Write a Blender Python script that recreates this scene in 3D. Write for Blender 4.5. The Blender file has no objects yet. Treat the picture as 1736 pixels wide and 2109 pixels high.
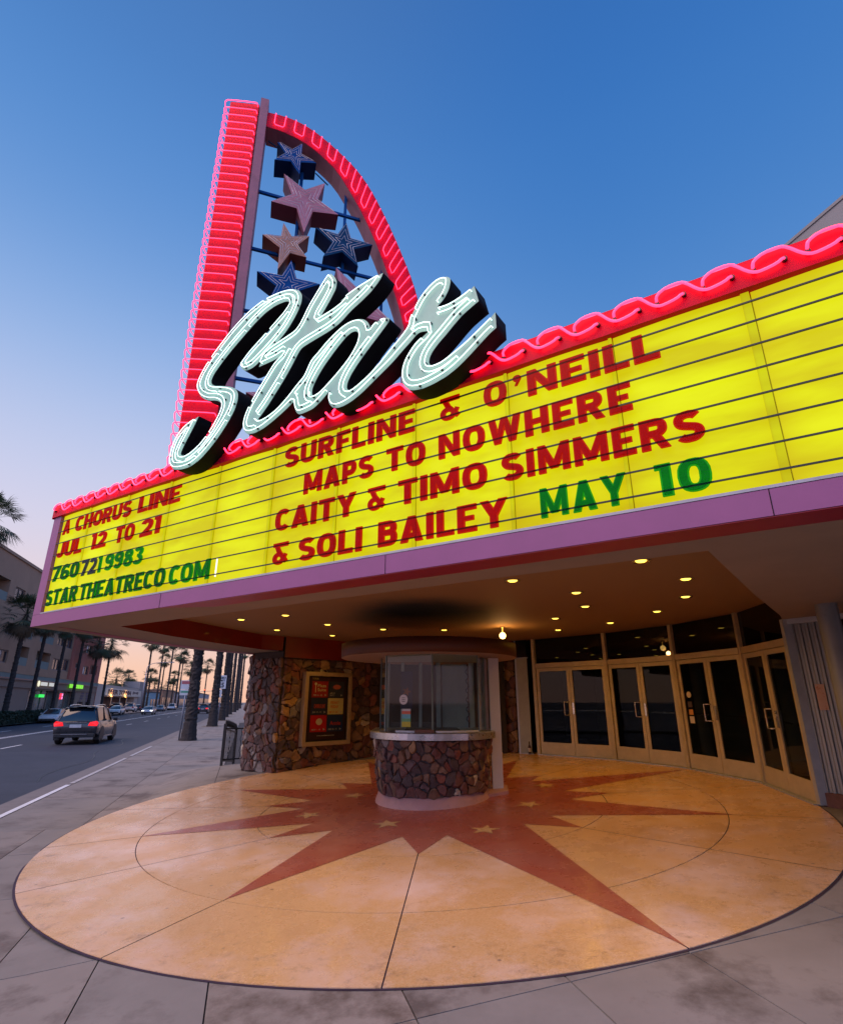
import bpy, bmesh, math, random
import numpy as np
from mathutils import Vector, Matrix
random.seed(7)
SC = bpy.context.scene
COL = SC.collection
R = math.radians
# ------------------------------------------------------------------ camera
cam_d = bpy.data.cameras.new('camera')
cam = bpy.data.objects.new('camera', cam_d); COL.objects.link(cam)
cam_d.sensor_fit = 'HORIZONTAL'; cam_d.sensor_width = 36.0
cam_d.lens = 36.0 * 1142.2 / 1736.0
cam_d.clip_start = 0.05; cam_d.clip_end = 5000
cam.location = (0, 0, 2.08)
cam.rotation_euler = (R(90 + 18.93), 0, 0)
SC.camera = cam
# ------------------------------------------------------------------ colour settings
SC.view_settings.view_transform = 'Standard'
SC.view_settings.look = 'None'
SC.view_settings.exposure = 0.0
SC.view_settings.gamma = 1.0
SC.view_settings.use_curve_mapping = False
SC.cycles.max_bounces = 7
SC.cycles.diffuse_bounces = 3
SC.cycles.glossy_bounces = 4
SC.cycles.transparent_max_bounces = 16
SC.cycles.transmission_bounces = 6
SC.cycles.sample_clamp_indirect = 6.0
SC.cycles.caustics_reflective = False
SC.cycles.caustics_refractive = False

def lin(c):
    return tuple(((x / 255.0) / 12.92 if x <= 10 else (((x / 255.0) + 0.055) / 1.055) ** 2.4) for x in c[:3])
# ------------------------------------------------------------------ dusk sky
W = bpy.data.worlds.new('World'); SC.world = W; W.use_nodes = True
nt = W.node_tree; nt.nodes.clear()
N = nt.nodes.new; L = nt.links.new
out = N('ShaderNodeOutputWorld'); bg = N('ShaderNodeBackground'); L(bg.outputs[0], out.inputs[0])
tc = N('ShaderNodeTexCoord'); sep = N('ShaderNodeSeparateXYZ'); L(tc.outputs['Generated'], sep.inputs[0])
def ramp(stops):
    r = N('ShaderNodeValToRGB'); r.color_ramp.interpolation = 'B_SPLINE'
    els = r.color_ramp.elements
    while len(els) < len(stops): els.new(0.5)
    for e, (p, c) in zip(els, stops):
        e.position = p; e.color = (*lin(c), 1)
    return r
GLOW = (-0.80, 0.60)      # where the sun went down (left along the coast)
warm = ramp([(0.0, (255, 196, 162)), (0.05, (253, 206, 178)), (0.11, (240, 212, 208)), (0.24, (218, 214, 236)),
             (0.38, (192, 203, 236)), (0.52, (146, 180, 230)), (0.66, (100, 150, 214)), (0.80, (76, 132, 202)), (1.0, (60, 96, 156))])
cool = ramp([(0.0, (214, 168, 176)), (0.08, (196, 168, 196)), (0.22, (148, 166, 214)), (0.42, (110, 156, 216)),
             (0.60, (80, 136, 204)), (0.78, (58, 118, 192)), (0.9, (52, 108, 182)), (1.0, (58, 94, 154))])
mx = N('ShaderNodeMath'); mx.operation = 'MAXIMUM'; mx.inputs[1].default_value = 0.0
L(sep.outputs[2], mx.inputs[0]); L(mx.outputs[0], warm.inputs[0]); L(mx.outputs[0], cool.inputs[0])
cv = N('ShaderNodeCombineXYZ'); L(sep.outputs[0], cv.inputs[0]); L(sep.outputs[1], cv.inputs[1])
nm = N('ShaderNodeVectorMath'); nm.operation = 'NORMALIZE'; L(cv.outputs[0], nm.inputs[0])
dp = N('ShaderNodeVectorMath'); dp.operation = 'DOT_PRODUCT'; L(nm.outputs[0], dp.inputs[0]); dp.inputs[1].default_value = (GLOW[0], GLOW[1], 0)
mr = N('ShaderNodeMapRange'); mr.interpolation_type = 'SMOOTHSTEP'
mr.inputs['From Min'].default_value = 0.20; mr.inputs['From Max'].default_value = 0.98
L(dp.outputs['Value'], mr.inputs['Value'])
mixs = N('ShaderNodeMix'); mixs.data_type = 'RGBA'
L(mr.outputs[0], mixs.inputs['Factor']); L(cool.outputs[0], mixs.inputs['A']); L(warm.outputs[0], mixs.inputs['B'])
# sky raised behind the camera, out of view, to add light to the scene
dp2 = N('ShaderNodeVectorMath'); dp2.operation = 'DOT_PRODUCT'; L(nm.outputs[0], dp2.inputs[0]); dp2.inputs[1].default_value = (math.sin(R(-165)), math.cos(R(-165)), 0)
m2 = N('ShaderNodeMapRange'); m2.interpolation_type = 'SMOOTHSTEP'; m2.inputs['From Min'].default_value = -.3; m2.inputs['From Max'].default_value = .8
m2.inputs['To Min'].default_value = 1.0; m2.inputs['To Max'].default_value = 2.3; L(dp2.outputs['Value'], m2.inputs['Value'])
L(mixs.outputs['Result'], bg.inputs[0]); L(m2.outputs[0], bg.inputs[1])
# soft sun lamp added high behind left to lift the scene light
sd_ = bpy.data.lights.new('sun', 'SUN'); sd_.energy = 2.5; sd_.angle = R(44); sd_.color = (1.0, .66, .44)
sun = bpy.data.objects.new('sun', sd_); COL.objects.link(sun)
sun.rotation_euler = Vector((math.sin(R(-125)) * math.cos(R(52)), math.cos(R(-125)) * math.cos(R(52)), math.sin(R(52)))).to_track_quat('Z', 'Y').to_euler()

# ------------------------------------------------------------------ helpers
def newobj(name, me, parent=None, mat=None, kind=None, label=None, cat=None, group=None, loc=None, rot=None):
    o = bpy.data.objects.new(name, me); COL.objects.link(o)
    if parent is not None: o.parent = parent
    if mat is not None and me is not None and hasattr(me, 'materials') and not len(me.materials): me.materials.append(mat)
    if kind: o['kind'] = kind
    if label: o['label'] = label
    if cat: o['category'] = cat
    if group: o['group'] = group
    if loc is not None: o.location = loc
    if rot is not None: o.rotation_euler = rot
    return o
def thing(name, label, cat, loc=(0, 0, 0), rz=0, group=None):
    return newobj(name, None, label=label, cat=cat, group=group, loc=loc, rot=(0, 0, rz))
def copy_tree(o, parent=None):
    c = o.copy(); COL.objects.link(c)
    if parent is not None: c.parent = parent
    for ch in list(o.children): copy_tree(ch, c)
    return c

class MB:
    def __init__(s): s.v = []; s.f = []; s.sm = []
    def add(s, vs, fs, smooth=False):
        b = len(s.v); s.v += [tuple(map(float, v)) for v in vs]
        for f in fs: s.f.append([i + b for i in f]); s.sm.append(smooth)
        return s
    def box(s, c, d, rz=0, rx=0):
        m = Matrix.Rotation(rz, 3, 'Z') @ Matrix.Rotation(rx, 3, 'X')
        vs = []
        for x in (-.5, .5):
            for y in (-.5, .5):
                for z in (-.5, .5):
                    vs.append(Vector(c) + m @ Vector((x * d[0], y * d[1], z * d[2])))
        return s.add(vs, [(0, 1, 3, 2), (4, 6, 7, 5), (0, 4, 5, 1), (2, 3, 7, 6), (0, 2, 6, 4), (1, 5, 7, 3)])
    def obox(s, o, ex, ey, ez):
        o, ex, ey, ez = map(Vector, (o, ex, ey, ez)); vs = []
        for a in (0, 1):
            for b in (0, 1):
                for c in (0, 1): vs.append(o + ex * a + ey * b + ez * c)
        return s.add(vs, [(0, 1, 3, 2), (4, 6, 7, 5), (0, 4, 5, 1), (2, 3, 7, 6), (0, 2, 6, 4), (1, 5, 7, 3)])
    def bar(s, a, b, w, h=None, up=(0, 0, 1)):
        a, b = Vector(a), Vector(b); h = h or w
        d = (b - a).normalized(); sd = d.cross(Vector(up))
        if sd.length < 1e-4: sd = d.cross(Vector((1, 0, 0)))
        sd.normalize(); u = sd.cross(d).normalized()
        return s.obox(a - sd * w / 2 - u * h / 2, sd * w, u * h, b - a)
    def prism(s, pts, ext, holes=None):
        """pts: 3D polygon loop (simple), extruded by vector ext"""
        ext = Vector(ext); n = len(pts)
        vs = [Vector(p) for p in pts] + [Vector(p) + ext for p in pts]
        fs = [list(range(n))[::-1], list(range(n, 2 * n))] + [[i, (i + 1) % n, n + (i + 1) % n, n + i] for i in range(n)]
        return s.add(vs, fs)
    def tube(s, pts, r, k=6, closed=False, cap=True):
        P = [Vector(p) for p in pts]; n = len(P)
        if n < 2: return s
        rr = r if isinstance(r, (list, tuple)) else [r] * n
        up = Vector((0, 0, 1)); vs = []; prev = None
        for i in range(n):
            if closed: d = P[(i + 1) % n] - P[i - 1]
            else: d = P[min(i + 1, n - 1)] - P[max(i - 1, 0)]
            if d.length < 1e-9: d = Vector((0, 0, 1))
            d.normalize()
            if prev is None:
                a = d.cross(up)
                if a.length < .05: a = d.cross(Vector((1, 0, 0)))
            else:
                a = prev - d * prev.dot(d)
                if a.length < 1e-6: a = d.cross(up)
            a.normalize(); prev = a.copy(); b = d.cross(a)
            for j in range(k):
                t = 2 * math.pi * j / k
                vs.append(P[i] + (a * math.cos(t) + b * math.sin(t)) * rr[i])
        fs = []
        m = n if closed else n - 1
        for i in range(m):
            for j in range(k):
                i2 = (i + 1) % n
                fs.append((i * k + j, i * k + (j + 1) % k, i2 * k + (j + 1) % k, i2 * k + j))
        s.add(vs, fs, True)
        if cap and not closed:
            b0 = len(s.v) - n * k
            s.f.append([b0 + j for j in range(k)][::-1]); s.sm.append(False)
            s.f.append([b0 + (n - 1) * k + j for j in range(k)]); s.sm.append(False)
        return s
    def lathe(s, prof, c=(0, 0, 0), k=24, smooth=True, a0=0, a1=2 * math.pi):
        full = abs(a1 - a0 - 2 * math.pi) < 1e-6; kk = k if full else k + 1
        vs = []
        for r_, z in prof:
            for j in range(kk):
                t = a0 + (a1 - a0) * j / k
                vs.append((c[0] + r_ * math.cos(t), c[1] + r_ * math.sin(t), c[2] + z))
        fs = []
        for i in range(len(prof) - 1):
            for j in range(k):
                j2 = (j + 1) % kk if full else j + 1
                fs.append((i * kk + j, i * kk + j2, (i + 1) * kk + j2, (i + 1) * kk + j))
        return s.add(vs, fs, smooth)
    def mesh(s, name):
        me = bpy.data.meshes.new(name); me.from_pydata(s.v, [], s.f)
        me.polygons.foreach_set('use_smooth', s.sm); me.update()
        b = bmesh.new(); b.from_mesh(me); bmesh.ops.recalc_face_normals(b, faces=b.faces); b.to_mesh(me); b.free(); return me
    def build(s, name, mat, parent=None, bevel=0, **k):
        o = newobj(name, s.mesh(name), parent, mat, **k)
        if bevel:
            b = o.modifiers.new('bevel', 'BEVEL'); b.width = bevel; b.segments = 2; b.limit_method = 'ANGLE'
        return o

# ---- materials
def nodemat(name):
    m = bpy.data.materials.new(name); m.use_nodes = True
    nt = m.node_tree; return m, nt, nt.nodes['Principled BSDF']
def mat(name, rgb, rough=.6, metal=0, var=.12, scale=6, bump=0, spec=.5, dirt=None, coat=0, detail=5):
    """procedural: base colour with two octaves of mottling, roughness variation, optional bump"""
    m, nt, b = nodemat(name); N = nt.nodes.new; L = nt.links.new
    tc = N('ShaderNodeTexCoord'); no = N('ShaderNodeTexNoise'); no.inputs['Scale'].default_value = scale; no.inputs['Detail'].default_value = detail
    no.inputs['Roughness'].default_value = .65
    L(tc.outputs['Object'], no.inputs['Vector'])
    r = N('ShaderNodeValToRGB'); r.color_ramp.elements[0].position = .3; r.color_ramp.elements[1].position = .7
    lo = [max(0, c * (1 - var)) for c in rgb]; hi = [min(1, c * (1 + var)) for c in rgb]
    r.color_ramp.elements[0].color = (*lo, 1); r.color_ramp.elements[1].color = (*hi, 1)
    L(no.outputs['Fac'], r.inputs[0]); last = r.outputs[0]
    if dirt:
        n2 = N('ShaderNodeTexNoise'); n2.inputs['Scale'].default_value = dirt[1]; n2.inputs['Detail'].default_value = 8; n2.inputs['Roughness'].default_value = .7
        L(tc.outputs['Object'], n2.inputs['Vector'])
        r2 = N('ShaderNodeValToRGB'); r2.color_ramp.elements[0].position = dirt[2]; r2.color_ramp.elements[1].position = dirt[2] + dirt[3]
        L(n2.outputs['Fac'], r2.inputs[0])
        mi = N('ShaderNodeMix'); mi.data_type = 'RGBA'; L(r2.outputs[0], mi.inputs['Factor'])
        L(last, mi.inputs['A']); mi.inputs['B'].default_value = (*dirt[0], 1); last = mi.outputs['Result']
    L(last, b.inputs['Base Color'])
    b.inputs['Roughness'].default_value = rough; b.inputs['Metallic'].default_value = metal
    b.inputs['Specular IOR Level'].default_value = spec
    if coat: b.inputs['Coat Weight'].default_value = coat; b.inputs['Coat Roughness'].default_value = .08
    mr = N('ShaderNodeMapRange'); L(no.outputs['Fac'], mr.inputs[0]); mr.inputs['To Min'].default_value = max(.02, rough - .08); mr.inputs['To Max'].default_value = min(1, rough + .1)
    L(mr.outputs[0], b.inputs['Roughness'])
    if bump:
        bu = N('ShaderNodeBump'); bu.inputs['Strength'].default_value = min(1, bump); bu.inputs['Distance'].default_value = .01
        n3 = N('ShaderNodeTexNoise'); n3.inputs['Scale'].default_value = scale * 8; n3.inputs['Detail'].default_value = 4
        L(tc.outputs['Object'], n3.inputs['Vector']); L(n3.outputs['Fac'], bu.inputs['Height']); L(bu.outputs[0], b.inputs['Normal'])
    return m
def emis(name, rgb, st, var=0, scale=3):
    m, nt, b = nodemat(name)
    b.inputs['Base Color'].default_value = (*[min(1, c) for c in rgb], 1); b.inputs['Roughness'].default_value = .3
    b.inputs['Emission Strength'].default_value = st
    if var:
        N = nt.nodes.new; L = nt.links.new
        tc = N('ShaderNodeTexCoord'); no = N('ShaderNodeTexNoise'); no.inputs['Scale'].default_value = scale
        L(tc.outputs['Object'], no.inputs['Vector']); r = N('ShaderNodeValToRGB')
        r.color_ramp.elements[0].color = (*[c * (1 - var) for c in rgb], 1); r.color_ramp.elements[1].color = (*[c * (1 + var) for c in rgb], 1)
        r.color_ramp.elements[0].position = .3; r.color_ramp.elements[1].position = .7
        L(no.outputs['Fac'], r.inputs[0]); L(r.outputs[0], b.inputs['Emission Color'])
    else: b.inputs['Emission Color'].default_value = (*rgb, 1)
    return m
def glassmat(name, tint, refl=.06, rough=.02):
    m = bpy.data.materials.new(name); m.use_nodes = True; nt = m.node_tree; nt.nodes.clear(); N = nt.nodes.new; L = nt.links.new
    o = N('ShaderNodeOutputMaterial'); t = N('ShaderNodeBsdfTransparent'); t.inputs[0].default_value = (*tint, 1)
    g = N('ShaderNodeBsdfGlossy'); g.inputs['Roughness'].default_value = rough; g.inputs['Color'].default_value = (1, 1, 1, 1)
    lf = N('ShaderNodeLayerWeight'); lf.inputs[0].default_value = .5; lw = N('ShaderNodeMath'); lw.operation = 'POWER'; lw.inputs[1].default_value = 5.0; L(lf.outputs['Facing'], lw.inputs[0])
    ad = N('ShaderNodeMath'); ad.operation = 'ADD'; ad.inputs[1].default_value = refl; ad.use_clamp = True; L(lw.outputs[0], ad.inputs[0])
    mx = N('ShaderNodeMixShader'); L(ad.outputs[0], mx.inputs[0]); L(t.outputs[0], mx.inputs[1]); L(g.outputs[0], mx.inputs[2]); L(mx.outputs[0], o.inputs[0])
    return m
def acrylic(name, rgb, body, w=.18):
    """coloured see-through sign plastic"""
    m = bpy.data.materials.new(name); m.use_nodes = True; nt = m.node_tree; nt.nodes.clear(); N = nt.nodes.new; L = nt.links.new
    o = N('ShaderNodeOutputMaterial'); t = N('ShaderNodeBsdfTransparent'); t.inputs[0].default_value = (*rgb, 1)
    p = N('ShaderNodeBsdfPrincipled'); p.inputs['Base Color'].default_value = (*body, 1); p.inputs['Roughness'].default_value = .25
    mx = N('ShaderNodeMixShader'); mx.inputs[0].default_value = w; L(t.outputs[0], mx.inputs[1]); L(p.outputs[0], mx.inputs[2]); L(mx.outputs[0], o.inputs[0])
    return m

# ---- text as mesh
_tc = {}
def text_mesh(txt, size=1.0, ext=0.0, bold=0.0):
    key = (txt, size, ext, bold)
    if key in _tc: return _tc[key]
    c = bpy.data.curves.new('t', 'FONT'); c.body = txt; c.size = size; c.extrude = ext; c.offset = bold; c.resolution_u = 3
    o = bpy.data.objects.new('t', c); COL.objects.link(o)
    dg = bpy.context.evaluated_depsgraph_get()
    me = bpy.data.meshes.new_from_object(o.evaluated_get(dg)); me.materials.clear()
    bpy.data.objects.remove(o); bpy.data.curves.remove(c)
    _tc[key] = me; return me
def bounds(me):
    n = len(me.vertices); a = np.empty(n * 3); me.vertices.foreach_get('co', a); a = a.reshape(-1, 3)
    return a.min(0), a.max(0)
def fit_text(name, txt, o, ex, ez, w, h, m, parent, depth=.01, bold=.03):
    """text fitted in a w x h box whose lower-left corner is o; ex, ez unit axes; proud towards ex x ez ... the viewer"""
    me = text_mesh(txt, 1.0, .5, bold).copy(); lo, hi = bounds(me)
    ex, ez = Vector(ex), Vector(ez); ny = ex.cross(ez); o = Vector(o)
    for v in me.vertices:
        x = (v.co.x - lo[0]) / (hi[0] - lo[0]) * w; z = (v.co.y - lo[1]) / (hi[1] - lo[1]) * h; y = v.co.z * depth
        v.co = o + ex * x + ez * z + ny * y
    return newobj(name, me, parent, m)

# ---- the street frame: s runs up the street, n to the right of it
SD = Vector((-.285, .9585, 0)).normalized(); SN = Vector((.9585, .285, 0)).normalized()
def sn(s, n, z=0): return SD * s + SN * n + Vector((0, 0, z))
def plane(x, y): return .0508528 * x + .0465426 * y
def smooth(t): t = max(0, min(1, t)); return t * t * (3 - 2 * t)
def side(s): return .15 if s > 10 else .15 + .0301 * (s - 10)
def ground(x, y):
    v = Vector((x, y, 0)); s = v.dot(SD); n = v.dot(SN)
    t = smooth((n + 2.4) / 1.7) * (1 - smooth((s - 16.5) / 4))
    return side(s) * (1 - t) + plane(x, y) * t
SRZ = math.atan2(SD.x * -1, SD.y)   # rotation so local +y looks up the street
UPZ = Vector((0, 0, 1))
# ------------------------------------------------------------------ materials used widely
M_conc = mat('concrete', (.245, .212, .19), .75, var=.10, scale=1.3, bump=.25, dirt=((.115, .09, .078), 1.1, .50, .16))
M_concb = mat('concrete_warm', (.27, .225, .195), .72, var=.12, scale=1.1, bump=.25, dirt=((.13, .097, .078), 1.4, .50, .15))
M_concc = mat('concrete_grey', (.23, .205, .188), .75, var=.13, scale=1.6, bump=.25, dirt=((.11, .088, .076), .9, .52, .2))
M_joint = mat('joint_dirt', (.05, .042, .04), .9, var=.3, scale=20)
M_asph = mat('asphalt', (.046, .050, .066), .7, spec=.3, var=.22, scale=1.2, bump=.5, dirt=((.066, .07, .086), .25, .5, .3))
M_white = mat('white_paint', (.72, .72, .72), .6, var=.12, scale=8, dirt=((.35, .34, .34), 6, .6, .15))
M_curb = mat('curb_concrete', (.20, .17, .155), .75, var=.15, scale=3, bump=.3, dirt=((.18, .16, .16), 2, .55, .2))

def sheet(name, s0, s1, n0, n1, z, m, ds=4.0, dn=4.0, zf=None, **k):
    mb = MB(); ns = max(1, int((s1 - s0) / ds)); nn = max(1, int((n1 - n0) / dn)); vs = []
    for i in range(ns + 1):
        s = s0 + (s1 - s0) * i / ns
        for j in range(nn + 1):
            n = n0 + (n1 - n0) * j / nn
            p = sn(s, n); vs.append((p.x, p.y, (zf(s) if zf else 0) + z))
    fs = [(i * (nn + 1) + j, i * (nn + 1) + j + 1, (i + 1) * (nn + 1) + j + 1, (i + 1) * (nn + 1) + j) for i in range(ns) for j in range(nn)]
    mb.add(vs, [f[::-1] for f in fs]); return mb.build(name, m, **k)
M_ground = mat('far_ground', (.16, .15, .14), .9, var=.2, scale=.05)
g = MB(); g.add([(-2500, -600, -.45), (2500, -600, -.45), (2500, 3000, -.45), (-2500, 3000, -.45)], [(0, 1, 2, 3)]); g.build('ground', M_ground, kind='structure')
rs = lambda s: side(s) - .15
road = sheet('road', -14, 900, -20.4, -4.82, 0.0, M_asph, ds=3, zf=rs, kind='structure')
# gutter pan and kerb
sheet('gutter', -14, 400, -4.82, -4.17, .012, M_curb, ds=3, zf=rs, kind='structure')
kb = newobj('kerb', None, kind='structure')
s = -14.0
while s < 150:
    L_ = 2.9; a = sn(s, -4.17); mb = MB()
    z0 = rs(s) ; z1 = rs(s + L_)
    vs = []
    for (ss, zz) in ((s + .01, z0), (s + L_ - .01, z1)):
        for nn_, zh in ((-4.17, -.2), (-4.13, .135), (-4.08, .15), (-3.96, .15), (-3.96, -.2)):
            p = sn(ss, nn_); vs.append((p.x, p.y, zz + zh))
    fs = [(i, i + 1, i + 6, i + 5) for i in range(4)] + [(0, 1, 2, 3, 4), (9, 8, 7, 6, 5)]
    mb.add(vs, fs); mb.build('kerb_stone', M_curb, kb); s += L_
def paint(s0, s1, n0, n1, name='road_marking', z=.006, par=None, m=None):
    return sheet(name, s0, s1, n0, n1, z, m or M_white, ds=2, zf=rs, parent=par)
mk = newobj('road_markings', None, kind='structure')
M_stripe = mat('worn_kerb_paint', (.75, .75, .76), .55, var=.1, scale=5, dirt=((.34, .31, .31), 7, .66, .12))
M_stripew = mat('very_worn_paint', (.5, .47, .45), .6, var=.15, scale=5, dirt=((.32, .29, .29), 4, .5, .12))
paint(9.0, 16.9, -4.075, -3.965, z=.156, par=kb, m=M_stripe, name='painted_stripe')
paint(17.2, 24, -4.075, -3.965, z=.156, par=kb, m=M_stripew, name='painted_stripe')
paint(25, 30, -4.075, -3.965, z=.156, par=kb, m=M_stripew, name='painted_stripe')
for k in range(-1, 26):
    s0 = 22.4 + 10.0 * k + (0 if k else 0)
    paint(s0 + 10.2, s0 + 12.9, -10.93, -10.80, par=mk)
paint(-14, 300, -14.28, -14.16, par=mk); paint(-14, 300, -14.02, -13.90, par=mk)
for k in range(12): paint(30 + 10 * k, 32.7 + 10 * k, -17.2, -17.07, par=mk)
M_tar = mat('tar_seam', (.022, .022, .026), .5, var=.2)
tb = MB(); pts = [sn(19 + t * 1.1, -5.3 - .25 * math.sin(t * .8) - .07 * t, rs(20) + .006) for t in range(22)]
for a, b in zip(pts, pts[1:]):
    w = SN * (.03 + .025 * random.random()); tb.add([a, a + w, b + w, b], [(0, 1, 2, 3)])
tb.build('tar_seam', M_tar, mk)

# pavement: slabs with open joints
pv = newobj('pavement', None, kind='structure')
DC = (0.1765, 10.293); DR = 5.63
def bed():
    mb = MB(); vs = []; S_ = np.arange(-10, 62, 1.0); Nn = np.arange(-3.97, 13, .8)
    for s in S_:
        for n in Nn:
            p = sn(s, n); vs.append((p.x, p.y, ground(p.x, p.y) - .022))
    m = len(Nn); fs = [(i * m + j, i * m + j + 1, (i + 1) * m + j + 1, (i + 1) * m + j)[::-1] for i in range(len(S_) - 1) for j in range(m - 1)]
    mb.add(vs, fs); mb.build('joint_bed', M_joint, pv)
bed()
def slab(s0, s1, n0, n1, m, g=.0055):
    k = 3 if (s1 - s0) * (n1 - n0) > 1.0 else 2
    vs = []; top = []
    for i in range(k + 1):
        for j in range(k + 1):
            p = sn(s0 + g + (s1 - s0 - 2 * g) * i / k, n0 + g + (n1 - n0 - 2 * g) * j / k)
            vs.append((p.x, p.y, ground(p.x, p.y)))
    fs = [(i * (k + 1) + j, i * (k + 1) + j + 1, (i + 1) * (k + 1) + j + 1, (i + 1) * (k + 1) + j)[::-1] for i in range(k) for j in range(k)]
    loop = [j for j in range(k)] + [i * (k + 1) + k for i in range(k)] + [k * (k + 1) + j for j in range(k, 0, -1)] + [i * (k + 1) for i in range(k, 0, -1)]
    b = len(vs); vs += [(vs[i][0], vs[i][1], vs[i][2] - .03) for i in loop]; n = len(loop)
    fs += [(loop[i], loop[(i + 1) % n], b + (i + 1) % n, b + i)[::-1] for i in range(n)]
    mb = MB(); mb.add(vs, fs); mb.build('paving_slab', m, pv)
cms = [M_conc, M_conc, M_concb, M_concc]
def rows(slist, nlist):
    for s0, s1 in zip(slist, slist[1:]):
        for n0, n1 in zip(nlist, nlist[1:]):
            inside = all(math.hypot(*(sn(a, b).xy - Vector(DC))) < DR - .25 for a in (s0, s1) for b in (n0, n1))
            if inside: continue
            slab(s0, s1, n0, n1, random.choice(cms))
rows([-6, -4, -2.1, .2, 2.1, 4.15, 5.93, 7.9, 9.7, 11.33], [-3.95, -2.9, -1.75, -.95, -.08, 1.2, 2.3, 3.3, 4.85, 6.4, 8.2, 10])
rows([11.33, 13, 14.6, 16.2, 17.8, 19.4, 21, 22.6, 24.2, 25.8, 27.4, 29, 30.6, 32.2, 33.8, 35.4, 37, 38.6, 40.2], [-3.95, -2.42, -.52])
rows([11.33, 13.0, 14.9, 16.9, 19], [-.52, 1.2, 3.2, 5.2, 7.2])
rows([40.2, 43, 46, 49, 52, 55, 58, 61], [-3.95, -2.42, -.52])
sheet('far_pavement', 61, 420, -3.95, .3, .15, M_conc, kind='structure')
sheet('east_lots', 19, 420, -.5, 60, .10, M_concc, ds=30, dn=30, kind='structure')
sheet('west_pavement', -14, 900, -60, -20.4, .15, M_conc, ds=20, dn=20, kind='structure')

# ------------------------------------------------------------------ terrazzo disc
def terrazzo(name, c1, c2, stain, cover, ed=(.06, .04, .03)):
    m, nt, b = nodemat(name); N = nt.nodes.new; L = nt.links.new
    tc = N('ShaderNodeTexCoord')
    def noise(sc, d=6, r=.6):
        n = N('ShaderNodeTexNoise'); n.inputs['Scale'].default_value = sc; n.inputs['Detail'].default_value = d; n.inputs['Roughness'].default_value = r
        L(tc.outputs['Object'], n.inputs['Vector']); return n
    def mix(f, a, bb):
        x = N('ShaderNodeMix'); x.data_type = 'RGBA'; L(f, x.inputs['Factor'])
        for s_, v in (('A', a), ('B', bb)):
            if isinstance(v, tuple): x.inputs[s_].default_value = (*v, 1)
            else: L(v, x.inputs[s_])
        return x.outputs['Result']
    def rmp(n, a, bb):
        r = N('ShaderNodeMapRange'); r.inputs['From Min'].default_value = a; r.inputs['From Max'].default_value = bb; L(n, r.inputs[0]); return r.outputs[0]
    chips = N('ShaderNodeTexVoronoi'); chips.inputs['Scale'].default_value = 90; L(tc.outputs['Object'], chips.inputs['Vector'])
    sp = N('ShaderNodeSeparateXYZ'); L(chips.outputs['Color'], sp.inputs[0])
    base = mix(rmp(sp.outputs[0], .0, 1.0), c1, c2)
    blot = rmp(noise(.75, 8, .68).outputs['Fac'], .46, .66)
    base = mix(blot, base, stain)
    drk = N('ShaderNodeMath'); drk.operation = 'MULTIPLY'; drk.inputs[1].default_value = cover; L(rmp(noise(3.2, 8, .75).outputs['Fac'], .60, .74), drk.inputs[0])
    base = mix(drk.outputs[0], base, ed)
    # wear and grime towards the rim
    sx = N('ShaderNodeVectorMath'); sx.operation = 'SUBTRACT'; L(tc.outputs['Object'], sx.inputs[0]); sx.inputs[1].default_value = (DC[0], DC[1], .4)
    ln = N('ShaderNodeVectorMath'); ln.operation = 'LENGTH'; L(sx.outputs[0], ln.inputs[0])
    rim = rmp(ln.outputs['Value'], 4.6, 5.7)
    mm = N('ShaderNodeMath'); mm.operation = 'MULTIPLY'; L(rim, mm.inputs[0]); L(rmp(noise(5.5, 8, .8).outputs['Fac'], .53, .68), mm.inputs[1])
    m2 = N('ShaderNodeMath'); m2.operation = 'MULTIPLY'; m2.inputs[1].default_value = .65; L(mm.outputs[0], m2.inputs[0])
    base = mix(m2.outputs[0], base, (.13, .075, .045))
    # old gum and oil spots
    gv = N('ShaderNodeTexVoronoi'); gv.inputs['Scale'].default_value = 2.6; gv.inputs['Randomness'].default_value = 1.0; L(tc.outputs['Object'], gv.inputs['Vector'])
    gm = N('ShaderNodeMapRange'); gm.inputs['From Min'].default_value = .035; gm.inputs['From Max'].default_value = .06; gm.inputs['To Min'].default_value = .55; gm.inputs['To Max'].default_value = 0; L(gv.outputs['Distance'], gm.inputs[0])
    base = mix(gm.outputs[0], base, (.10, .06, .045))
    L(base, b.inputs['Base Color'])
    rg = N('ShaderNodeMapRange'); L(noise(1.6, 6, .7).outputs['Fac'], rg.inputs[0]); rg.inputs['From Min'].default_value = .35; rg.inputs['From Max'].default_value = .7
    rg.inputs['To Min'].default_value = .16; rg.inputs['To Max'].default_value = .46; L(rg.outputs[0], b.inputs['Roughness'])
    b.inputs['Specular IOR Level'].default_value = .42
    return m
M_tan = terrazzo('terrazzo_tan', (.61, .335, .13), (.71, .425, .20), (.73, .49, .36), .35)
M_tan2 = terrazzo('terrazzo_tan_b', (.58, .32, .125), (.68, .41, .20), (.75, .52, .40), .4)
M_brick = terrazzo('terrazzo_red', (.33, .075, .045), (.41, .11, .07), (.40, .14, .10), .25)
M_gold = terrazzo('terrazzo_gold', (.60, .36, .14), (.72, .45, .2), (.6, .38, .2), .1)
def dz(x, y, h): return (x, y, plane(x, y) + h)
tz = newobj('terrazzo_floor', None, kind='structure')
mb = MB(); K = 128
mb.add([dz(DC[0] + (DR + .02) * math.cos(2 * math.pi * i / K), DC[1] + (DR + .02) * math.sin(2 * math.pi * i / K), .004) for i in range(K)], [list(range(K))]); mb.build('joint_bed', mat('joint_strip', (.035, .018, .04), .7, var=.2), tz)
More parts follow.
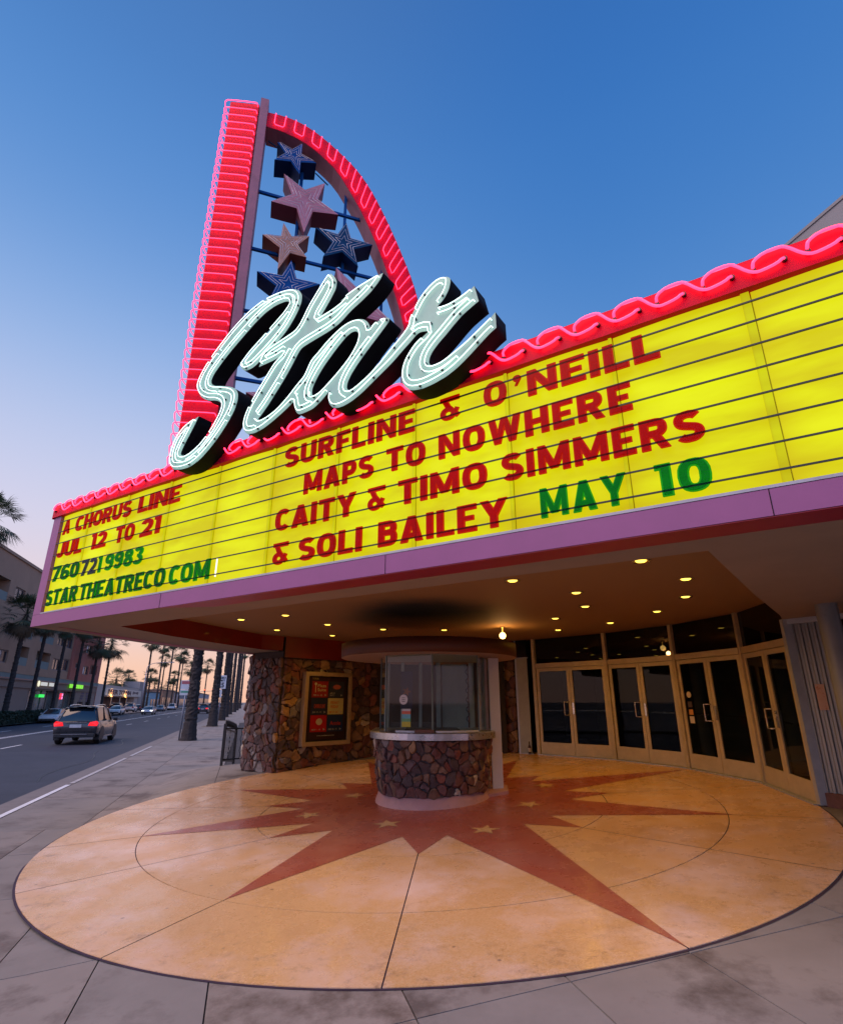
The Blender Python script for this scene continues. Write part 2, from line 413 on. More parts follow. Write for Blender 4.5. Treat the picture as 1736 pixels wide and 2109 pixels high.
LONG = [17.9, 62, 107, 151.5, 195, 240.7, 288.8, 336.4]; SHORT = [39.9, 84, 129.3, 171.4, 215.5, 265.4, 314.4, 359]
angs = sorted(LONG + SHORT)
def sector(a0, a1, r0, r1, m):
    k = 10; gp = .006; vs = []
    for i in range(k + 1):
        for rr in (r0 + gp, r1 - gp):
            ga = gp / max(rr, .3)
            a = R(a0) + ga + (R(a1) - R(a0) - 2 * ga) * i / k
            vs.append(dz(DC[0] + rr * math.cos(a), DC[1] + rr * math.sin(a), .010))
    fs = [(2 * i, 2 * i + 1, 2 * i + 3, 2 * i + 2) for i in range(k)]
    n = len(vs); lo = [(x, y, z - .012) for x, y, z in vs]
    fs2 = [(2 * i + 1, n + 2 * i + 1, n + 2 * i + 3, 2 * i + 3) for i in range(k)] + [(2 * i, 2 * i + 2, n + 2 * i + 2, n + 2 * i) for i in range(k)]
    mb = MB(); mb.add(vs + lo, [f for f in fs] + fs2); mb.build('terrazzo_panel', m, tz)
for i, a in enumerate(angs):
    b_ = angs[(i + 1) % 16] + (360 if i == 15 else 0)
    sector(a, b_, 0.05, 2.79, M_tan)
    sector(a, b_, 2.79, 4.39, [M_tan, M_tan2][i % 2])
for i in range(0, 16, 2):
    sector(angs[i] if i else angs[0], (angs[(i + 1) % 16]), 4.39, DR, [M_tan2, M_tan][(i // 2) % 2])
    sector(angs[i + 1], angs[(i + 2) % 16] + (360 if i + 2 >= 16 else 0), 4.39, DR, [M_tan, M_tan2][(i // 2) % 2])
notch = [(34.4, 2.3), (49.4, 2.31), (77, 2.3), (92, 2.3), (121, 2.28), (135.5, 2.25), (162.4, 2.20), (178, 2.14), (208.1, 2.03), (224.7, 2.01), (257.4, 1.98), (274.6, 1.99), (306.7, 2.06), (322.8, 2.11), (351.2, 2.23), (7.6, 2.29)]
tips = [(17.9, 5.2), (39.9, 2.81), (62, 4.4), (84, 2.8), (107, 5.2), (129.3, 2.85), (151.5, 4.40), (171.4, 2.92), (195, 4.42), (215.5, 2.79), (240.7, 4.37), (265.5, 2.72), (288.8, 5.60), (314.4, 2.79), (336.4, 4.46), (359, 2.95)]
st = sorted(notch + tips); mb = MB()
ring = [dz(DC[0] + r_ * math.cos(R(a)), DC[1] + r_ * math.sin(R(a)), .0135) for a, r_ in st]
mb.add([dz(DC[0], DC[1], .0135)] + ring, [(0, i + 1, (i + 1) % len(ring) + 1) for i in range(len(ring))])
mb.build('star_inlay', M_brick, tz, label='large sixteen pointed brick red star')
for cx, cy in [(-1.782, 9.867), (-.494, 9.049), (.856, 8.455), (1.696, 9.755), (2.239, 11.127), (-1.224, 11.189), (1.2, 12.2), (-.1, 12.3)]:
    mb = MB(); a0 = math.atan2(cy - DC[1], cx - DC[0]); v = [dz(cx, cy, .017)]
    for k in range(10):
        r_ = .23 if k % 2 == 0 else .092; a = a0 + math.pi * k / 5
        v.append(dz(cx + r_ * math.cos(a), cy + r_ * math.sin(a), .017))
    mb.add(v, [(0, k + 1, (k + 1) % 10 + 1) for k in range(10)]); mb.build('gold_star', M_gold, tz)
# ------------------------------------------------------------------ block letters of the letter board (own drawn gothic)
HB = .118
def _seg(P, a, b):
    a, b = np.array(a, float), np.array(b, float); ab = b - a; t = np.clip(((P - a) @ ab) / (ab @ ab), 0, 1)
    return np.hypot(*(P - a - t[:, None] * ab).T)
def S_chain(pts, h=HB):
    def f(P):
        d = np.full(len(P), 9.0)
        for a, b in zip(pts, pts[1:]): d = np.minimum(d, _seg(P, a, b))
        d -= h
        if abs(pts[0][0] - pts[-1][0]) + abs(pts[0][1] - pts[-1][1]) < .01: return d
        for e, q in ((pts[0], pts[1]), (pts[-1], pts[-2])):
            e, q = np.array(e), np.array(q); t = (e - q) / np.hypot(*(e - q)); near = np.hypot(*(P - e).T) < h * 1.45
            d = np.where(near, np.maximum(d, (P - e) @ t), d)
        return d
    return f
def S_poly(pts):
    pts = [np.array(p, float) for p in pts]; A = sum(pts[i - 1][0] * pts[i][1] - pts[i][0] * pts[i - 1][1] for i in range(len(pts)))
    if A < 0: pts = pts[::-1]
    def f(P):
        d = np.full(len(P), -9.0)
        for i in range(len(pts)):
            a, b = pts[i - 1], pts[i]; n = np.array([b[1] - a[1], -(b[0] - a[0])]); n /= np.hypot(*n); d = np.maximum(d, (P - a) @ n)
        return d
    return f
def rct(x0, y0, x1, y1): return S_poly([(x0, y0), (x1, y0), (x1, y1), (x0, y1)])
def para(x0, y0, x1, y1, t=.13): return S_poly([(x0 - t, y0), (x0 + t, y0), (x1 + t, y1), (x1 - t, y1)])
def sarc(cx, cy, rx, ry, a0, a1, n=20, e=2.5):
    o = []
    for i in range(n + 1):
        a = R(a0 + (a1 - a0) * i / n); c, s = math.cos(a), math.sin(a)
        o.append((cx + rx * math.copysign(abs(c) ** (2 / e), c), cy + ry * math.copysign(abs(s) ** (2 / e), s)))
    return o
h_ = HB
def bowl(x, xc, y0, y1, xr): return S_chain([(x, y1)] + sarc(xc, (y0 + y1) / 2, xr - xc, (y1 - y0) / 2, 90, -90, 14) + [(x, y0)])
def oval(w): return S_chain(sarc(w / 2, .5, w / 2 - h_, .5 - h_, 0, 360, 44))
GL = {
 'A': (.80, [para(.135, 0, .40, 1), para(.665, 0, .40, 1), rct(.2, .17, .6, .36)]),
 'B': (.70, [rct(0, 0, .24, 1), bowl(.1, .36, .53, 1 - h_, .56), bowl(.1, .38, h_, .53, .58)]),
 'C': (.70, [S_chain(sarc(.37, .5, .37 - h_, .5 - h_, 42, 318, 36))]),
 'E': (.60, [rct(0, 0, .24, 1), rct(.1, 0, .60, .21), rct(.1, .79, .60, 1), rct(.1, .41, .52, .60)]),
 'F': (.58, [rct(0, 0, .24, 1), rct(.1, .79, .58, 1), rct(.1, .40, .52, .60)]),
 'H': (.72, [rct(0, 0, .24, 1), rct(.48, 0, .72, 1), rct(.1, .40, .6, .61)]),
 'I': (.24, [rct(0, 0, .24, 1)]),
 'J': (.56, [S_chain([(.44, 1), (.44, .33)] + sarc(.28, .33, .16, .33 - h_, 0, -180, 14)[1:])]),
 'L': (.56, [rct(0, 0, .24, 1), rct(.1, 0, .56, .21)]),
 'M': (.94, [rct(0, 0, .23, 1), rct(.71, 0, .94, 1), para(.47, .12, .12, 1, .12), para(.47, .12, .82, 1, .12)]),
 'N': (.76, [rct(0, 0, .23, 1), rct(.53, 0, .76, 1), para(.64, 0, .12, 1, .12)]),
 'O': (.76, [oval(.76)]), '0': (.66, [oval(.66)]),
 'P': (.66, [rct(0, 0, .24, 1), bowl(.1, .34, .45, 1 - h_, .54)]),
 'R': (.72, [rct(0, 0, .24, 1), bowl(.1, .36, .50, 1 - h_, .57), para(.595, 0, .38, .46, .13)]),
 'S': (.68, [S_chain(sarc(.34, .70, .34 - h_, .30 - h_, 28, 268, 18, 2.2)[:-2] + sarc(.34, .30, .34 - h_ + .01, .30 - h_, 88, -152, 18, 2.2)[2:])]),
 'T': (.68, [rct(.22, 0, .46, 1), rct(0, .79, .68, 1)]),
 'U': (.72, [S_chain([(h_, 1), (h_, .38)] + sarc(.36, .38, .36 - h_, .38 - h_, 180, 360, 16)[1:] + [(.72 - h_, 1)])]),
 'W': (1.06, [para(.30, 0, .12, 1, .115), para(.30, 0, .53, 1, .105), para(.76, 0, .53, 1, .105), para(.76, 0, .94, 1, .115)]),
 'Y': (.80, [para(.40, .42, .13, 1, .13), para(.40, .42, .67, 1, .13), rct(.28, 0, .52, .5)]),
 "'": (.62, [S_chain(sarc(.31, .68, .08, .08, 0, 360, 12), .22), S_poly([(.35, .62), (.62, .62), (.30, 0), (.12, 0)])]),
 '1': (.34, [rct(.10, 0, .34, 1), rct(0, .82, .2, 1)]),
 '2': (.66, [S_chain(sarc(.33, .68, .33 - h_, .32 - h_, 165, -20, 16, 2.2) + [(.50, .50), (.16, .14)]), rct(0, 0, .66, .21)]),
 '3': (.66, [S_chain(sarc(.31, .735, .31 - h_ + .03, .265 - h_, 160, -80, 16, 2.2)), S_chain(sarc(.31, .29, .33 - h_ + .02, .29 - h_, 80, -160, 16, 2.2)), rct(.24, .42, .40, .60)]),
 '6': (.68, [S_chain(sarc(.34, .31, .34 - h_, .31 - h_, 0, 360, 26, 2.2)), S_chain([(.60, .80)] + sarc(.36, .52, .36 - h_, .48 - h_, 70, 185, 14, 2.2))]),
 '7': (.64, [rct(0, .79, .64, 1), para(.24, 0, .51, .85, .13)]),
 '8': (.68, [S_chain(sarc(.34, .29, .34 - h_, .29 - h_, 0, 360, 26, 2.2)), S_chain(sarc(.34, .73, .31 - h_, .27 - h_, 0, 360, 26, 2.2))]),
 '&': (.78, [S_chain([(.70, .88), (.16, .88), (.30, .56), (.66, .10)], .10), S_chain(sarc(.30, .28, .20, .18, 60, 330, 16, 2.2) + [(.62, .46)], .10), rct(.0, .80, .72, .98)]),
}
_r9 = GL['6'][1]
GL['9'] = (.68, [(lambda f: (lambda P: f(np.stack([.68 - P[:, 0], 1 - P[:, 1]], 1))))(f) for f in _r9])
def contours(F, x, y, lev):
    """marching squares; returns closed loops"""
    F = F - lev; nx, ny = len(x), len(y); seg = {}
    def ip(i0, j0, i1, j1):
        a, b = F[i0, j0], F[i1, j1]; t = a / (a - b); return (x[i0] + (x[i1] - x[i0]) * t, y[j0] + (y[j1] - y[j0]) * t)
    T_ = {1: [(3, 0)], 2: [(0, 1)], 3: [(3, 1)], 4: [(1, 2)], 5: [(3, 0), (1, 2)], 6: [(0, 2)], 7: [(3, 2)], 8: [(2, 3)], 9: [(2, 0)], 10: [(0, 1), (2, 3)], 11: [(2, 1)], 12: [(1, 3)], 13: [(1, 0)], 14: [(0, 3)]}
    B = F < 0
    for i in range(nx - 1):
        for j in range(ny - 1):
            c = B[i, j] + 2 * B[i + 1, j] + 4 * B[i + 1, j + 1] + 8 * B[i, j + 1]
            if c in (0, 15): continue
            ed = {0: ((i, j, 0)), 1: ((i + 1, j, 1)), 2: ((i, j + 1, 0)), 3: ((i, j, 1))}
            for a, b in T_[int(c)]: seg[ed[a]] = ed[b]
    def pos(k): i, j, d = k; return ip(i, j, i + 1, j) if d == 0 else ip(i, j, i, j + 1)
    loops = []
    while seg:
        k0 = next(iter(seg)); lp = []; k = k0
        while k in seg: lp.append(pos(k)); k = seg.pop(k)
        if len(lp) > 6: loops.append(lp)
    out = []
    for lp in loops:
        P = [np.array(p) for p in lp]; ch = True; tol = .0022
        k = 0
        while k < len(P) and len(P) > 4:
            a, b, c = P[k - 1], P[k], P[(k + 1) % len(P)]; d = c - a; L_ = np.hypot(*d)
            dist = abs(d[0] * (b - a)[1] - d[1] * (b - a)[0]) / L_ if L_ > 1e-9 else 0
            if dist < tol and L_ < .22: P.pop(k)
            else: k += 1
        out.append([tuple(p) for p in P])
    return out
_gc = {}
def glyph(ch):
    """mesh with outline slab and a smaller raised core, like a moulded sign letter"""
    if ch in _gc: return _gc[ch]
    w, fs = GL[ch]; st = .0185; x = np.arange(-.06, w + .061, st) + .0007; y = np.arange(-.06, 1.061, st) + .0011
    X, Y = np.meshgrid(x, y, indexing='ij'); P = np.stack([X.ravel(), Y.ravel()], 1)
    F = np.min([f(P) for f in fs], 0).reshape(X.shape); vs, fc = [], []
    for lev, z0, z1 in ((0.0, 0, .7), (-.038, .7, 1.0)):
        cu = bpy.data.curves.new('c', 'CURVE'); cu.dimensions = '2D'; cu.fill_mode = 'BOTH'; cu.extrude = .5
        for lp in contours(F, x, y, lev):
            sp = cu.splines.new('POLY'); sp.points.add(len(lp) - 1); sp.use_cyclic_u = True
            for p, (a, b) in zip(sp.points, lp): p.co = (a, b, 0, 1)
        o = bpy.data.objects.new('c', cu); COL.objects.link(o)
        me = bpy.data.meshes.new_from_object(o.evaluated_get(bpy.context.evaluated_depsgraph_get())); bpy.data.objects.remove(o)
        b = len(vs); vs += [(v.co.x, v.co.y, z0 + (v.co.z + .5) * (z1 - z0)) for v in me.vertices]; fc += [[i + b for i in p.vertices] for p in me.polygons]
    _gc[ch] = (w, vs, fc); return _gc[ch]
P_S = [(4.423, 2.623), (4.143, 2.562), (3.950, 2.411), (3.873, 2.177), (3.894, 2.005), (3.995, 1.898), (4.203, 1.852), (4.396, 1.848), (4.593, 1.905), (4.777, 2.016), (4.951, 2.159), (5.099, 2.315), (5.205, 2.459), (5.256, 2.603), (5.249, 2.719), (5.179, 2.817), (5.044, 2.895), (4.850, 2.970), (4.702, 3.021), (4.621, 3.074), (4.596, 3.144), (4.639, 3.234), (4.781, 3.359), (4.987, 3.511), (5.234, 3.660), (5.437, 3.779), (5.640, 3.867), (5.846, 3.898), (6.032, 3.874), (6.106, 3.832), (6.123, 3.773), (6.033, 3.685), (5.881, 3.597), (5.632, 3.446), (5.415, 3.327), (5.280, 3.217), (5.226, 3.169), (5.253, 3.108), (5.328, 3.044), (5.405, 3.028), (5.520, 3.035), (5.696, 3.119), (5.923, 3.245), (6.124, 3.394), (6.261, 3.568), (6.333, 3.720), (6.331, 3.839), (6.262, 3.948), (6.136, 4.029), (5.927, 4.081), (5.609, 4.104), (5.290, 4.031), (4.973, 3.876), (4.701, 3.677), (4.491, 3.503), (4.333, 3.307), (4.283, 3.164), (4.313, 3.065), (4.408, 2.937), (4.574, 2.826), (4.797, 2.756), (4.913, 2.680), (4.949, 2.603), (4.912, 2.500), (4.786, 2.326), (4.589, 2.154), (4.372, 2.065), (4.231, 2.053), (4.138, 2.085), (4.117, 2.123), (4.157, 2.220), (4.325, 2.458)]
P_tar = [(5.619, 2.999), (5.689, 3.171), (5.845, 3.226), (6.079, 3.264), (6.306, 3.301), (6.390, 3.412), (6.487, 3.583), (6.639, 3.761), (6.773, 3.913), (6.825, 3.941), (6.904, 3.840), (6.941, 3.756), (6.933, 3.654), (6.870, 3.555), (6.789, 3.447), (6.683, 3.315), (6.762, 3.331), (6.935, 3.349), (7.103, 3.399), (7.021, 3.427), (7.187, 3.475), (7.351, 3.507), (7.512, 3.522), (7.669, 3.532), (7.639, 3.467), (7.594, 3.420), (7.502, 3.342), (7.361, 3.270), (7.201, 3.205), (7.041, 3.099), (6.869, 3.051), (6.696, 3.030), (6.519, 3.008), (6.389, 2.984), (6.279, 2.819), (6.165, 2.660), (6.030, 2.506), (5.895, 2.352), (5.755, 2.220), (5.715, 2.194), (5.754, 2.160), (5.898, 2.172), (6.063, 2.223), (6.238, 2.332), (6.389, 2.460), (6.507, 2.539), (6.537, 2.603), (6.606, 2.731), (6.709, 2.794), (6.831, 2.887), (6.962, 2.964), (7.092, 3.022), (7.213, 3.043), (7.313, 3.034), (7.403, 2.992), (7.464, 2.928), (7.500, 2.850), (7.507, 2.780), (7.543, 2.841), (7.608, 2.875), (7.682, 2.883), (7.737, 2.874), (7.774, 2.848), (7.775, 2.817), (7.748, 2.780), (7.614, 2.661), (7.478, 2.542), (7.342, 2.412), (7.251, 2.308), (7.202, 2.222), (7.191, 2.158), (7.207, 2.118), (7.252, 2.099), (7.299, 2.104), (7.410, 2.150), (7.537, 2.214), (7.670, 2.307), (7.801, 2.416), (7.922, 2.511), (8.008, 2.585), (8.042, 2.629), (8.044, 2.671), (8.055, 2.717), (8.175, 2.911), (8.299, 3.021), (8.421, 3.075), (8.514, 3.060), (8.565, 3.018), (8.570, 2.960), (8.549, 2.874), (8.496, 2.790), (8.443, 2.747), (8.403, 2.717), (8.468, 2.695), (8.571, 2.688), (8.673, 2.708), (8.773, 2.741), (8.845, 2.777), (8.888, 2.570), (8.815, 2.539), (8.703, 2.485), (8.615, 2.420), (8.513, 2.334), (8.423, 2.267), (8.345, 2.195), (8.306, 2.134), (8.295, 2.074), (8.312, 2.036), (8.356, 2.024), (8.457, 2.026), (8.582, 2.078), (8.729, 2.145), (8.875, 2.234), (8.994, 2.307), (9.062, 2.361), (9.064, 2.179), (8.986, 2.139), (8.868, 2.053), (8.747, 1.966), (8.626, 1.890), (8.503, 1.837), (8.354, 1.804), (8.226, 1.792), (8.109, 1.810), (8.043, 1.842), (7.988, 1.904), (7.958, 1.979), (7.953, 2.058), (7.972, 2.155), (8.026, 2.253), (8.121, 2.362), (8.215, 2.416), (8.302, 2.460), (8.168, 2.496), (8.061, 2.413), (7.976, 2.356), (7.882, 2.285), (7.805, 2.232), (7.674, 2.156), (7.541, 2.080), (7.434, 2.017), (7.361, 1.984), (7.269, 1.948), (7.156, 1.926), (7.058, 1.931), (6.987, 1.962), (6.935, 2.029), (6.919, 2.086), (6.926, 2.152), (6.951, 2.200), (6.902, 2.178), (6.815, 2.111), (6.726, 2.061), (6.665, 2.037), (6.467, 2.026), (6.405, 2.074), (6.365, 2.159), (6.356, 2.249), (6.200, 2.166), (6.023, 2.087), (5.840, 2.023), (5.667, 2.002), (5.543, 2.025), (5.474, 2.082), (5.440, 2.168), (5.453, 2.288), (5.523, 2.438), (5.662, 2.614), (5.818, 2.798), (5.958, 2.955), (6.124, 3.028), (5.953, 2.997), (5.753, 2.996)]
P_hole = [(6.648, 2.244), (6.662, 2.222), (6.714, 2.214), (6.806, 2.236), (6.904, 2.299), (7.001, 2.362), (7.097, 2.433), (7.201, 2.517), (7.275, 2.603), (7.329, 2.688), (7.345, 2.771), (7.327, 2.841), (7.291, 2.874), (7.231, 2.886), (7.152, 2.859), (7.045, 2.783), (6.929, 2.683), (6.811, 2.572), (6.715, 2.453), (6.660, 2.356), (6.643, 2.299)]
# ================================================================== MARQUEE
FA = Vector((-6.718, 9.646, 3.3)); FU = Vector((.8355, -.5494, 0)).normalized(); FN = Vector((-.5494, -.8355, 0)).normalized()
def FP(u, z, off=0): return FA + FU * u + FN * off + UPZ * z
M_mauve = mat('mauve_paint', (.29, .080, .215), .5, var=.08, scale=2, dirt=((.25, .068, .19), 1.5, .6, .2))
M_mauved = mat('dusty_mauve_paint', (.36, .13, .17), .6, var=.12, scale=3, dirt=((.24, .09, .11), 2.5, .55, .2))
M_crim = mat('crimson_paint', (.30, .008, .03), .42, var=.12, scale=2)
M_crimd = mat('oxblood_paint', (.22, .010, .008), .38, var=.15, scale=2, coat=.2)
M_red = mat('red_enamel', (.62, .002, .03), .5, spec=.12, var=.12, scale=5, dirt=((.38, .003, .02), 5, .66, .12))
M_soff = mat('tan_soffit', (.27, .20, .15), .8, var=.08, scale=1.2, bump=.15)
M_rail = mat('aluminium_rail', (.045, .042, .035), .45, metal=.6, var=.15, scale=8)
M_sill = mat('grey_metal_sill', (.40, .38, .42), .5, metal=.3, var=.15, scale=4)
M_black = mat('black_paint', (.006, .006, .008), .75, var=.3, scale=4, spec=.15)
M_roof = mat('roof_felt', (.10, .09, .09), .9, var=.2)
TUBE_PINK = emis('lit_pink_neon', (1.0, .025, .08), 5.0)
TUBE_WHITE = emis('lit_white_neon', (.80, 1.0, .95), 1.55)
TUBE_OFF = mat('unlit_neon_glass', (.66, .64, .70), .25, var=.05)
def top_y(u): return 1.965 - .0145 * min(u, 8.3)
def top_r(u): return 2.19 - .0110 * min(u, 9.5)
UE = 15.0
mq = thing('theatre_marquee', 'long yellow backlit letter board with purple surround and red neon trim over the theatre entrance', 'marquee')
def quad_prism(p00, p10, p11, p01, ext): return MB().prism([p00, p10, p11, p01], ext)
quad_prism(FP(0, 0), FP(UE, 0), FP(UE, .195), FP(0, .195), -FN * .25).build('fascia', M_mauve, mq)
quad_prism(FP(0, .199), FP(.26, .199), FP(.26, 1.99), FP(0, 1.99), -FN * .25).build('end_board', M_mauve, mq)
quad_prism(FP(.263, .199, .004), FP(UE, .199, .004), FP(UE, .222, .004), FP(.263, .222, .004), -FN * .06).build('sill', M_sill, mq)
mb = MB()
for u in (3.75, 7.6, 10.95): mb.obox(FP(u, .0, .0015), FU * .006, FN * .0015, UPZ * .195)
mb.build('fascia_seam', M_black, mq, kind='stuff')
# backlit panels
def panelmat(name, c, st):
    m, nt, b = nodemat(name); N = nt.nodes.new; L = nt.links.new
    tc = N('ShaderNodeTexCoord'); mp = N('ShaderNodeMapping'); mp.inputs['Scale'].default_value = (1.4, 1.4, 5)
    L(tc.outputs['Object'], mp.inputs[0])
    n1 = N('ShaderNodeTexNoise'); n1.inputs['Scale'].default_value = .8; n1.inputs['Detail'].default_value = 4; L(mp.outputs[0], n1.inputs['Vector'])
    r = N('ShaderNodeValToRGB'); r.color_ramp.elements[0].position = .36; r.color_ramp.elements[1].position = .56
    r.color_ramp.elements[0].color = (c[0] * .86, c[1] * .76, c[2], 1); r.color_ramp.elements[1].color = (c[0] * 1.0, c[1] * 1.0, c[2] * 1.0, 1)
    e = r.color_ramp.elements.new(.85); e.color = (c[0] * 1.12, c[1] * 1.2, c[2] * 2, 1)
    L(n1.outputs[0], r.inputs[0])
    # the tubes behind stand mid-panel: light falls off towards each sheet's own edges
    sx = N('ShaderNodeSeparateXYZ'); L(tc.outputs['Generated'], sx.inputs[0])
    def fall(sock, p, k):
        a = N('ShaderNodeMath'); a.operation = 'MULTIPLY_ADD'; a.inputs[1].default_value = 2; a.inputs[2].default_value = -1; L(sock, a.inputs[0])
        c_ = N('ShaderNodeMath'); c_.operation = 'ABSOLUTE'; L(a.outputs[0], c_.inputs[0]); d = N('ShaderNodeMath'); d.operation = 'POWER'; d.inputs[1].default_value = p; L(c_.outputs[0], d.inputs[0])
        e = N('ShaderNodeMath'); e.operation = 'MULTIPLY'; e.inputs[1].default_value = k; L(d.outputs[0], e.inputs[0]); return e.outputs[0]
    sm = N('ShaderNodeMath'); sm.operation = 'ADD'; L(fall(sx.outputs[0], 5, .55), sm.inputs[0]); L(fall(sx.outputs[2], 4, .40), sm.inputs[1])
    mxe = N('ShaderNodeMix'); mxe.data_type = 'RGBA'; L(sm.outputs[0], mxe.inputs['Factor']); L(r.outputs[0], mxe.inputs['A']); mxe.inputs['B'].default_value = (c[0] * .80, c[1] * .62, c[2], 1)
    L(mxe.outputs['Result'], b.inputs['Emission Color']); b.inputs['Emission Strength'].default_value = st
    b.inputs['Base Color'].default_value = (.02, .02, .0, 1); b.inputs['Roughness'].default_value = .5; b.inputs['Specular IOR Level'].default_value = .08
    return m
M_yel = [panelmat('backlit_yellow_plastic', (.78, .79, .004), .98), panelmat('backlit_yellow_plastic_b', (.79, .80, .006), 1.0), panelmat('backlit_yellow_plastic_c', (.75, .72, .003), .98)]
us = [.265, 1.22, 2.40, 3.55, 4.68, 5.77, 6.86, 7.94, 9.02, 10.04, 11.11, 12.2, 13.3, 14.2, UE]
for i, (a, b) in enumerate(zip(us, us[1:])):
    cy = lambda x, z: (x, z)
    k = 8; vs = []
    for j in range(k + 1):     # each sheet bows out a little between its frame bars
        t = j / k; u = a + .004 + (b - a - .008) * t; o = -.05 + .018 * math.sin(math.pi * t)
        vs += [FP(u, .222, o), FP(u, top_y(u) + .003, o)]
    mb = MB(); mb.add(vs, [(2 * j, 2 * j + 2, 2 * j + 3, 2 * j + 1) for j in range(k)], True)
    mb.build('letter_panel', M_yel[i % 3], mq)
M_spare = None; M_shade = panelmat('panel_overlap_strip', (.66, .60, .003), .92); M_shade2 = panelmat('seam_shade_b', (.66, .66, .004), .95)  # seam strips: shading along the panel edges put into a darker glow colour
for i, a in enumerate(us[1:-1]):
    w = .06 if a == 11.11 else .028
    MB().obox(FP(a - .006 - w, .222, -.049), FU * w, FN * .020, UPZ * (top_y(a) - .222)).build('seam_shade_strip', M_shade if w > .1 else M_shade2, mq)
mb = MB(); mb.obox(FP(.26, .2, -.12), FU * UE, FN * .02, UPZ * 1.8); mb.build('backing', mat('dim_yellow_backing', (.35, .30, .02), .6), mq)
LZ = [.325, .532, .739, .937, 1.15, 1.353, 1.555, 1.735]
def lz(u, z): return .21 + (z - .21) * (top_y(u) - .21) / (1.844 - .21)
for z in LZ:
    mb = MB(); mb.prism([FP(.263, lz(.3, z) - .007, -.014), FP(8.3, lz(8.3, z) - .007, -.014), FP(UE, lz(9, z) - .007, -.014), FP(UE, lz(9, z) + .007, -.014), FP(8.3, lz(8.3, z) + .007, -.014), FP(.263, lz(.3, z) + .007, -.014)], FN * .012)
    mb.build('letter_rail', M_rail, mq)
# red trim board
mb = MB(); mb.prism([FP(-.02, top_y(0), .03), FP(8.3, top_y(8.3), .03), FP(UE, top_y(9), .03), FP(UE, top_r(9.5), .03), FP(9.5, top_r(9.5), .03), FP(-.02, top_r(0), .03)], -FN * .28)
mb.build('trim_board', M_red, mq)
mb = MB(); mb.obox(FP(-.03, top_y(0) - .02, -.26), FU * .012, FN * .29, UPZ * .24); mb.build('trim_end', M_red, mq)
WV = [(.0, -.005, -.03), (.0, .02, .05), (.015, .065, .045), (.09, .104, .045), (.20, .106, .045), (.245, .080, .045), (.32, -.015, .045), (.37, -.05, .045), (.42, -.053, .045), (.52, -.035, .045), (.56, -.008, .045), (.573, .0, .02), (.573, .0, -.03)]
import itertools
def rounded(pts, n=2):
    P = [Vector(p) for p in pts]
    for _ in range(n):
        q = [P[0]]
        for a, b in zip(P, P[1:]): q += [a * .75 + b * .25, a * .25 + b * .75]
        q.append(P[-1]); P = q
    return P
u = .08; i = 0
while u < 14.2:
    per = .375 if u < 8 else .354
    if not (u > 4.05 and u < 4.55):
        base = (top_y(u) + top_r(u)) / 2 - .0
        jit = random.uniform(-.006, .006)
        pts = [FP(u + a * per / .354 * .98, base + b * 1.0 + jit, .03 + c) for a, b, c in WV]
        t = MB().tube(rounded(pts, 1), .0128, 6).build('neon_tube', TUBE_PINK, mq)
        for (a, b, c) in (WV[0], WV[-1]):
            MB().tube([FP(u + a * per / .354 * .98, base + b, .03), FP(u + a * per / .354 * .98, base + b, .062)], .02, 8).build('electrode_cap', bpy.data.materials.get('cap') or mat('cap', (.05, .005, .01), .5), t)
    u += per; i += 1
mb = MB()      # tube wrapped round the street-side end
mb.tube(rounded([FP(-.03, 2.02, .0), FP(-.09, 2.04, -.03), FP(-.10, 2.15, -.06), FP(-.09, 2.17, -.2), FP(-.10, 2.06, -.25), FP(-.09, 1.95, -.3), FP(-.03, 1.95, -.32)], 2), .0125, 6).build('neon_tube', TUBE_PINK, mq)
